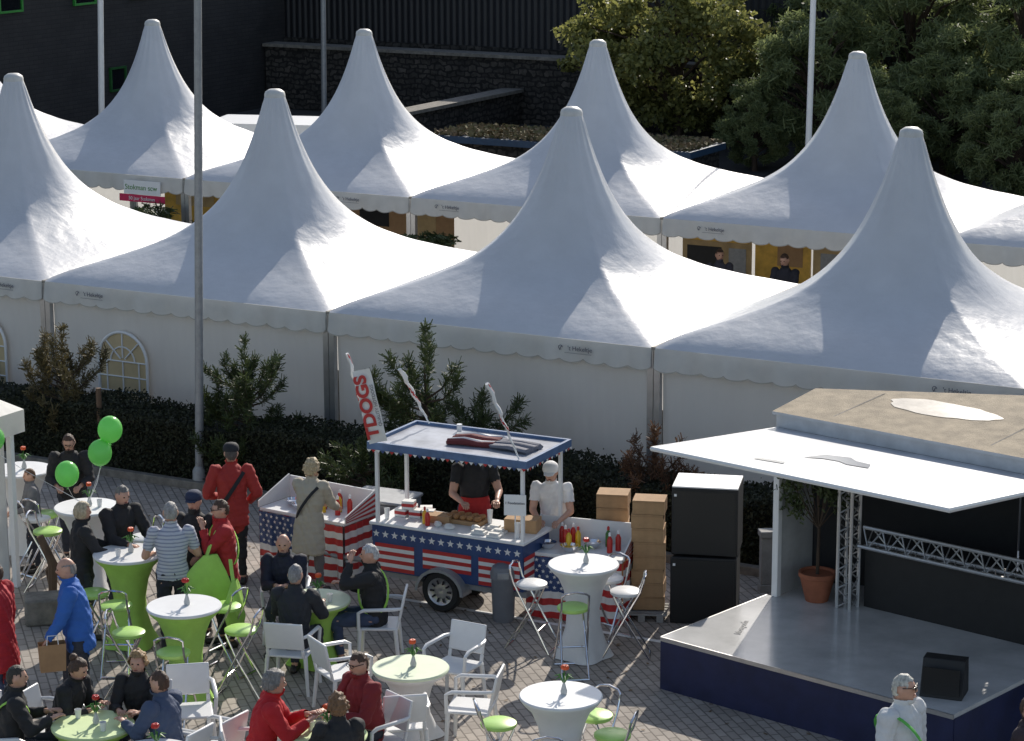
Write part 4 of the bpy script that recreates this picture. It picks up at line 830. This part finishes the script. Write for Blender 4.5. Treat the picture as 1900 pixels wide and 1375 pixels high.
for Mx,xs in((A_,[.28,.36,.44,.42,.52,.95,.86,1.02]),(B_,[.62,.74,.82,.9,.98,1.05,.7,1.15])):
    for i,xx in enumerate(xs):
        p=onst(Mx,xx,.5-.12*(i%3));bottle(p.x,p.y,p.z,M[cols[i]],('red' if cols[i]=='redpl' else 'yellow' if cols[i]=='yellow' else 'green')+' squeeze sauce bottle on the flag stand',.24,.034)
def bowl(Mx,x,y):
    p=onst(Mx,x,y);z=MB();z.lathe([(.05,0),(.1,.05),(.115,.08),(.105,.08),(.09,.05),(.0,.02)],24,cap=False);solo('steel_bowl',z,M['chrome'],'round steel bowl of condiments on the flag stand','bowl',p,group='steel bowls')
for q in((A_,.2,.2),(A_,.48,.15),(A_,.7,.38),(B_,.3,.3),(B_,.5,.2)): bowl(*q)
bx=MB();bx.box(-.19,.19,-.16,.16,0,.165);bx.box(-.192,.192,-.02,.02,.02,.1655);BXM=bx.mesh('box_body',[M['card']],False)
def cbox(x,y,z0,r):
    T=thing('cardboard_box','closed brown cardboard box in a tall stack','cardboard box',(x,y,z0),r,'stacked cardboard boxes');link('box_body',BXM,T)
    z=MB();z.box(-.19,.19,-.166,-.161,.14,.15);z.box(-.19,-.05,-.161,-.16,.165,.1655);part(T,'packing_tape',z,M['kraft'],False)
for i in range(8): cbox(1.62+random.uniform(-.012,.012),28.35+random.uniform(-.01,.01),.12+i*.168,-.12+random.uniform(-.05,.05))
for i in range(8): cbox(1.22+random.uniform(-.012,.012),28.95+random.uniform(-.01,.01),.02+i*.17,-.12+random.uniform(-.05,.05))
z=MB();
for i in range(5): z.box(-.3,.3,-.22+i*.1,-.16+i*.1,.08,.1)
for i in(-.25,0,.22): z.box(i-.04,i+.04,-.22,.24,0,.079)
solo('pallet',z,M['concrete'],'pale wooden pallet under the box stack','pallet',(1.55,28.3,.006),-.12,smooth=False)
T=thing('litter_bin','grey round litter bin with domed lid','bin',(-.11,28.18,.004));z=MB();z.lathe([(.12,0),(.13,.05),(.145,.52),(.15,.53)],28);part(T,'bin_body',z,M['grayp'])
z=MB();z.lathe([(.155,.53),(.155,.60),(.13,.67),(.07,.705),(0.005,.715)],28);part(T,'bin_lid',z,M['grayp']);z=MB();z.box(-.07,.07,-.158,-.14,.55,.63);part(T,'bin_flap',z,M['galv'],False,.01)
for i in range(2):
    T=thing('loudspeaker','large black loudspeaker cabinet in a stack','loudspeaker',(2.29+.015*i,28.28,i*.842),-.16-.03*i,'stacked loudspeakers');z=MB();z.box(-.39,.39,-.3,.32,0.012,.825);part(T,'cabinet',z,M['black'],True,.012)
    z=MB();z.box(-.36,.36,-.308,-.302,.05,.79);part(T,'grille',z,M['blackg'],False)
    z=MB();z.box(-.36,-.33,-.314,-.310,.72,.75);part(T,'badge',z,M['white'],False)
    for sx in(-.3,.3): z=MB();z.box(sx-.05,sx+.05,-.25,.27,0,.011);part(T,'foot',z,M['galv'],False)
    if i: z=MB();z.box(-.385,.385,-.295,.315,.826,.84);part(T,'painted_sheen_top',z,M['white'],False)  # added white slab paints the glossy reflection on the black cabinet's top
# ---------------------------------------------------------------- stage
SO=Vector((3.02,27.2,0));SA=-.7217;UP=.10
ST=thing('mobile_stage','mobile stage with raised white flap roof and navy skirt','stage',SO,SA)
z=MB();z.box(-.12,3.55,-1.97,-.0,.55,.6);z.box(-.0,4.8,.001,3.4,.55,.6);part(ST,'stage_deck',z,M['stageg'],False)
z=MB();z.box(-.13,3.56,-1.985,-1.975,0.0,.555);z.box(-.135,-.125,-1.97,0,0,.555);z.box(3.555,3.565,-1.97,0,0,.555);part(ST,'stage_skirt',z,M['navy'],False)
z=MB();z.box(-.13,3.56,-1.99,-1.972,.556,.602);z.box(-.14,-.122,-1.97,0,.556,.602);part(ST,'deck_edge',z,M['alu'],False)
zf=lambda x,y:2.68+UP+.075*max(0,y)
z=MB();z.prism([(-.05,0),(4.8,0),(4.8,3.3),(2.1,1.95),(-.15,.95)],2.50+UP,2.645+UP,0,0);z.prism([(-.09,-.03),(4.84,-.03),(4.84,3.34),(2.08,1.99),(-.19,.97)],2.646+UP,zf,0,1);part(ST,'roof',z,[mat('roof_fascia',(.60,.61,.62),.4,0,.15,4),M['tan']],False)
z=MB();P=[]
for i in range(48): t=i*math.pi/24;k_=1+.05*math.sin(3*t+1)+.03*math.sin(7*t)+.02*math.sin(13*t);x=1.5+.70*k_*math.cos(t);y=1.0+.25*k_*math.sin(t);P.append((x,y,zf(0,y)+.006))
z.add(P,[tuple(range(48))]);part(ST,'roof_patch',z,mat('pale_smooth_patch',(.47,.42,.34),.25,0,.35,4),False)  # paler, smoother irregular patch on the tan roof
z=MB()
for xx in(.6,2.6,3.6): z.add([(xx,.02,2.683+UP),(xx+.02,.02,2.683+UP),(xx+.02,1.2,zf(0,1.2)+.004),(xx,1.2,zf(0,1.2)+.004)],[(0,1,2,3)])
part(ST,'roof_seams',z,M['stone'],False)
z=MB()
def wl_(a,b,z0,z1,t=.04):
    v=Vector((b[0]-a[0],b[1]-a[1],0)).normalized();n_=Vector((-v.y,v.x,0))*t/2;z.prism([(a[0]-n_.x,a[1]-n_.y),(b[0]-n_.x,b[1]-n_.y),(b[0]+n_.x,b[1]+n_.y),(a[0]+n_.x,a[1]+n_.y)],z0,z1)
wl_((-.08,.76),(2.1,1.73),.6,2.49+UP);wl_((2.12,1.74),(4.78,3.05),.6,2.49+UP);wl_((4.78,3.0),(4.78,0.02),0,2.49+UP);part(ST,'rear_wall',z,M['dark'],False)
z=MB();z.box(-.05,-.01,.09,.72,.6,2.49+UP);part(ST,'side_wall',z,mat('side_panel_pale',(.55,.55,.54),.5,0,.15,3),False)
z=MB();z.box(-.06,.02,-.02,.06,.6,2.49+UP);part(ST,'pillar',z,M['white'],False,.008)
z=MB();z.box(0,4.75,.02,.06,0,.54);part(ST,'chassis_panel',z,M['black'],False)
z=MB();F0,F1=2.50+UP,2.72+UP;V=[(-.02,-.01,F0),(3.62,-.01,F0),(3.62,-2.30,F1),(-.02,-2.30,F1)]
z.add(V+[(a,b,c-.05) for a,b,c in V],[(0,3,2,1),(4,5,6,7),(0,1,5,4),(1,2,6,5),(2,3,7,6),(3,0,4,7)]);part(ST,'flap_roof',z,mat('flap_white',(.58,.59,.62),.32,0,.16,2.2),False)
z=MB();z.tube([(-.02,-.01,F0-.02),(-.02,-2.31,F1-.02),(3.62,-2.31,F1-.02),(3.62,-.01,F0-.02)],.026,6);part(ST,'flap_frame',z,M['whitepl'])
st_=mat('flap_stain',(.34,.35,.37),.2,0,.1)
for q in ([(1.25,-1.35),(1.42,-1.22),(1.6,-1.2),(1.75,-1.28),(2.0,-1.25),(1.9,-1.05),(1.7,-1.02),(1.55,-.9),(1.3,-1.0)],[(1.0,-1.9),(1.35,-1.85),(1.3,-1.75),(1.0,-1.8)]):
    z=MB();z.add([(a,b,F0+(F1-F0)*(-b/2.3)+.006) for a,b in q],[tuple(range(len(q)))]);part(ST,'flap_stain',z,st_,False)
z=MB();z.box(.95,4.6,.36,.38,.6,1.40);part(ST,'backdrop',z,M['black'],False)
def truss(name,p0,p1,s,lab,n=10):
    T=thing(name,lab,'truss',tuple(Matrix.Translation(SO)@RZ(SA)@Vector(p0)),SA,'aluminium trusses');v=Vector(p1)-Vector(p0);d=v.normalized()
    a=Vector((0,0,1)) if abs(d.z)<.5 else Vector((1,0,0));b=d.cross(a)
    cs=[a*s/2,-a*s/2+b*s/2,-a*s/2-b*s/2] if abs(d.z)<.5 else [a*s/2+b*s/2,-a*s/2+b*s/2,-a*s/2-b*s/2,a*s/2-b*s/2]
    for c in cs: z=MB();z.tube([c,c+v],.022,7);part(T,'truss_chord',z,M['alu'])
    z=MB()
    for k_ in range(len(cs)):
        c,e=cs[k_],cs[(k_+1)%len(cs)]
        for i in range(n): f,g_=i/n,(i+1)/n;z.tube([c+v*f,e+v*(f+g_)/2,c+v*g_],.011,5)
    part(T,'truss_brace',z,M['alu'])
truss('truss_column',(.82,.22,.6),(.82,.22,2.48+UP),.17,'upright square aluminium truss on the stage',9)
truss('truss_beam',(1.0,.24,1.47),(4.5,.24,1.47),.2,'horizontal aluminium truss across the stage',14)
p=Matrix.Translation(SO)@RZ(SA)
q=p@Vector((.42,.20,.602));T=thing('potted_tree','small tree in a terracotta pot on the stage','potted plant',q);z=MB();z.lathe([(.13,0),(.2,.28),(.205,.28),(.215,.29),(.215,.34),(.19,.34),(.185,.31),(0.0,.31)],28);part(T,'pot',z,M['terra'])
z=MB();z.tube([(0,0,.3),(.01,.02,.8),(-.02,0,1.3)],[.022,.018,.01],7)
C=[]
for i in range(16):
    c=np.array([rng.normal()*.16,rng.normal()*.14,1.05+rng.random()*.6]);z.tube([(0,0,.85),tuple(c)],[.008,.003],4);C.append(c+rng.normal(size=(90,3))*.07)
part(T,'trunk',z,M['bark']);link('crown',leaves('crown',np.concatenate(C),.06,.022,M['needle']),T)
q=p@Vector((3.15,-1.5,.602));T=thing('stage_monitor','black wedge stage monitor on the deck','loudspeaker',q,SA+.35);T.scale=(.9,)*3;z=MB();z.T=Matrix.Rotation(math.pi/2,4,'Z')@Matrix.Rotation(math.pi/2,4,'X');z.prism([(-.2,0),(.2,0),(.14,.42),(-.05,.42)],-.24,.24);part(T,'cabinet',z,M['black'],False,.01)
z=MB();z.box(-.21,.21,-.215,-.205,.05,.36);part(T,'grille',z,M['blackg'],False)
textpart(ST,'lettering','Novapodia',.11,M['grayp'],(.35,-1.15,.604),(0,0,math.radians(115)))
print('objs',len(D.objects))
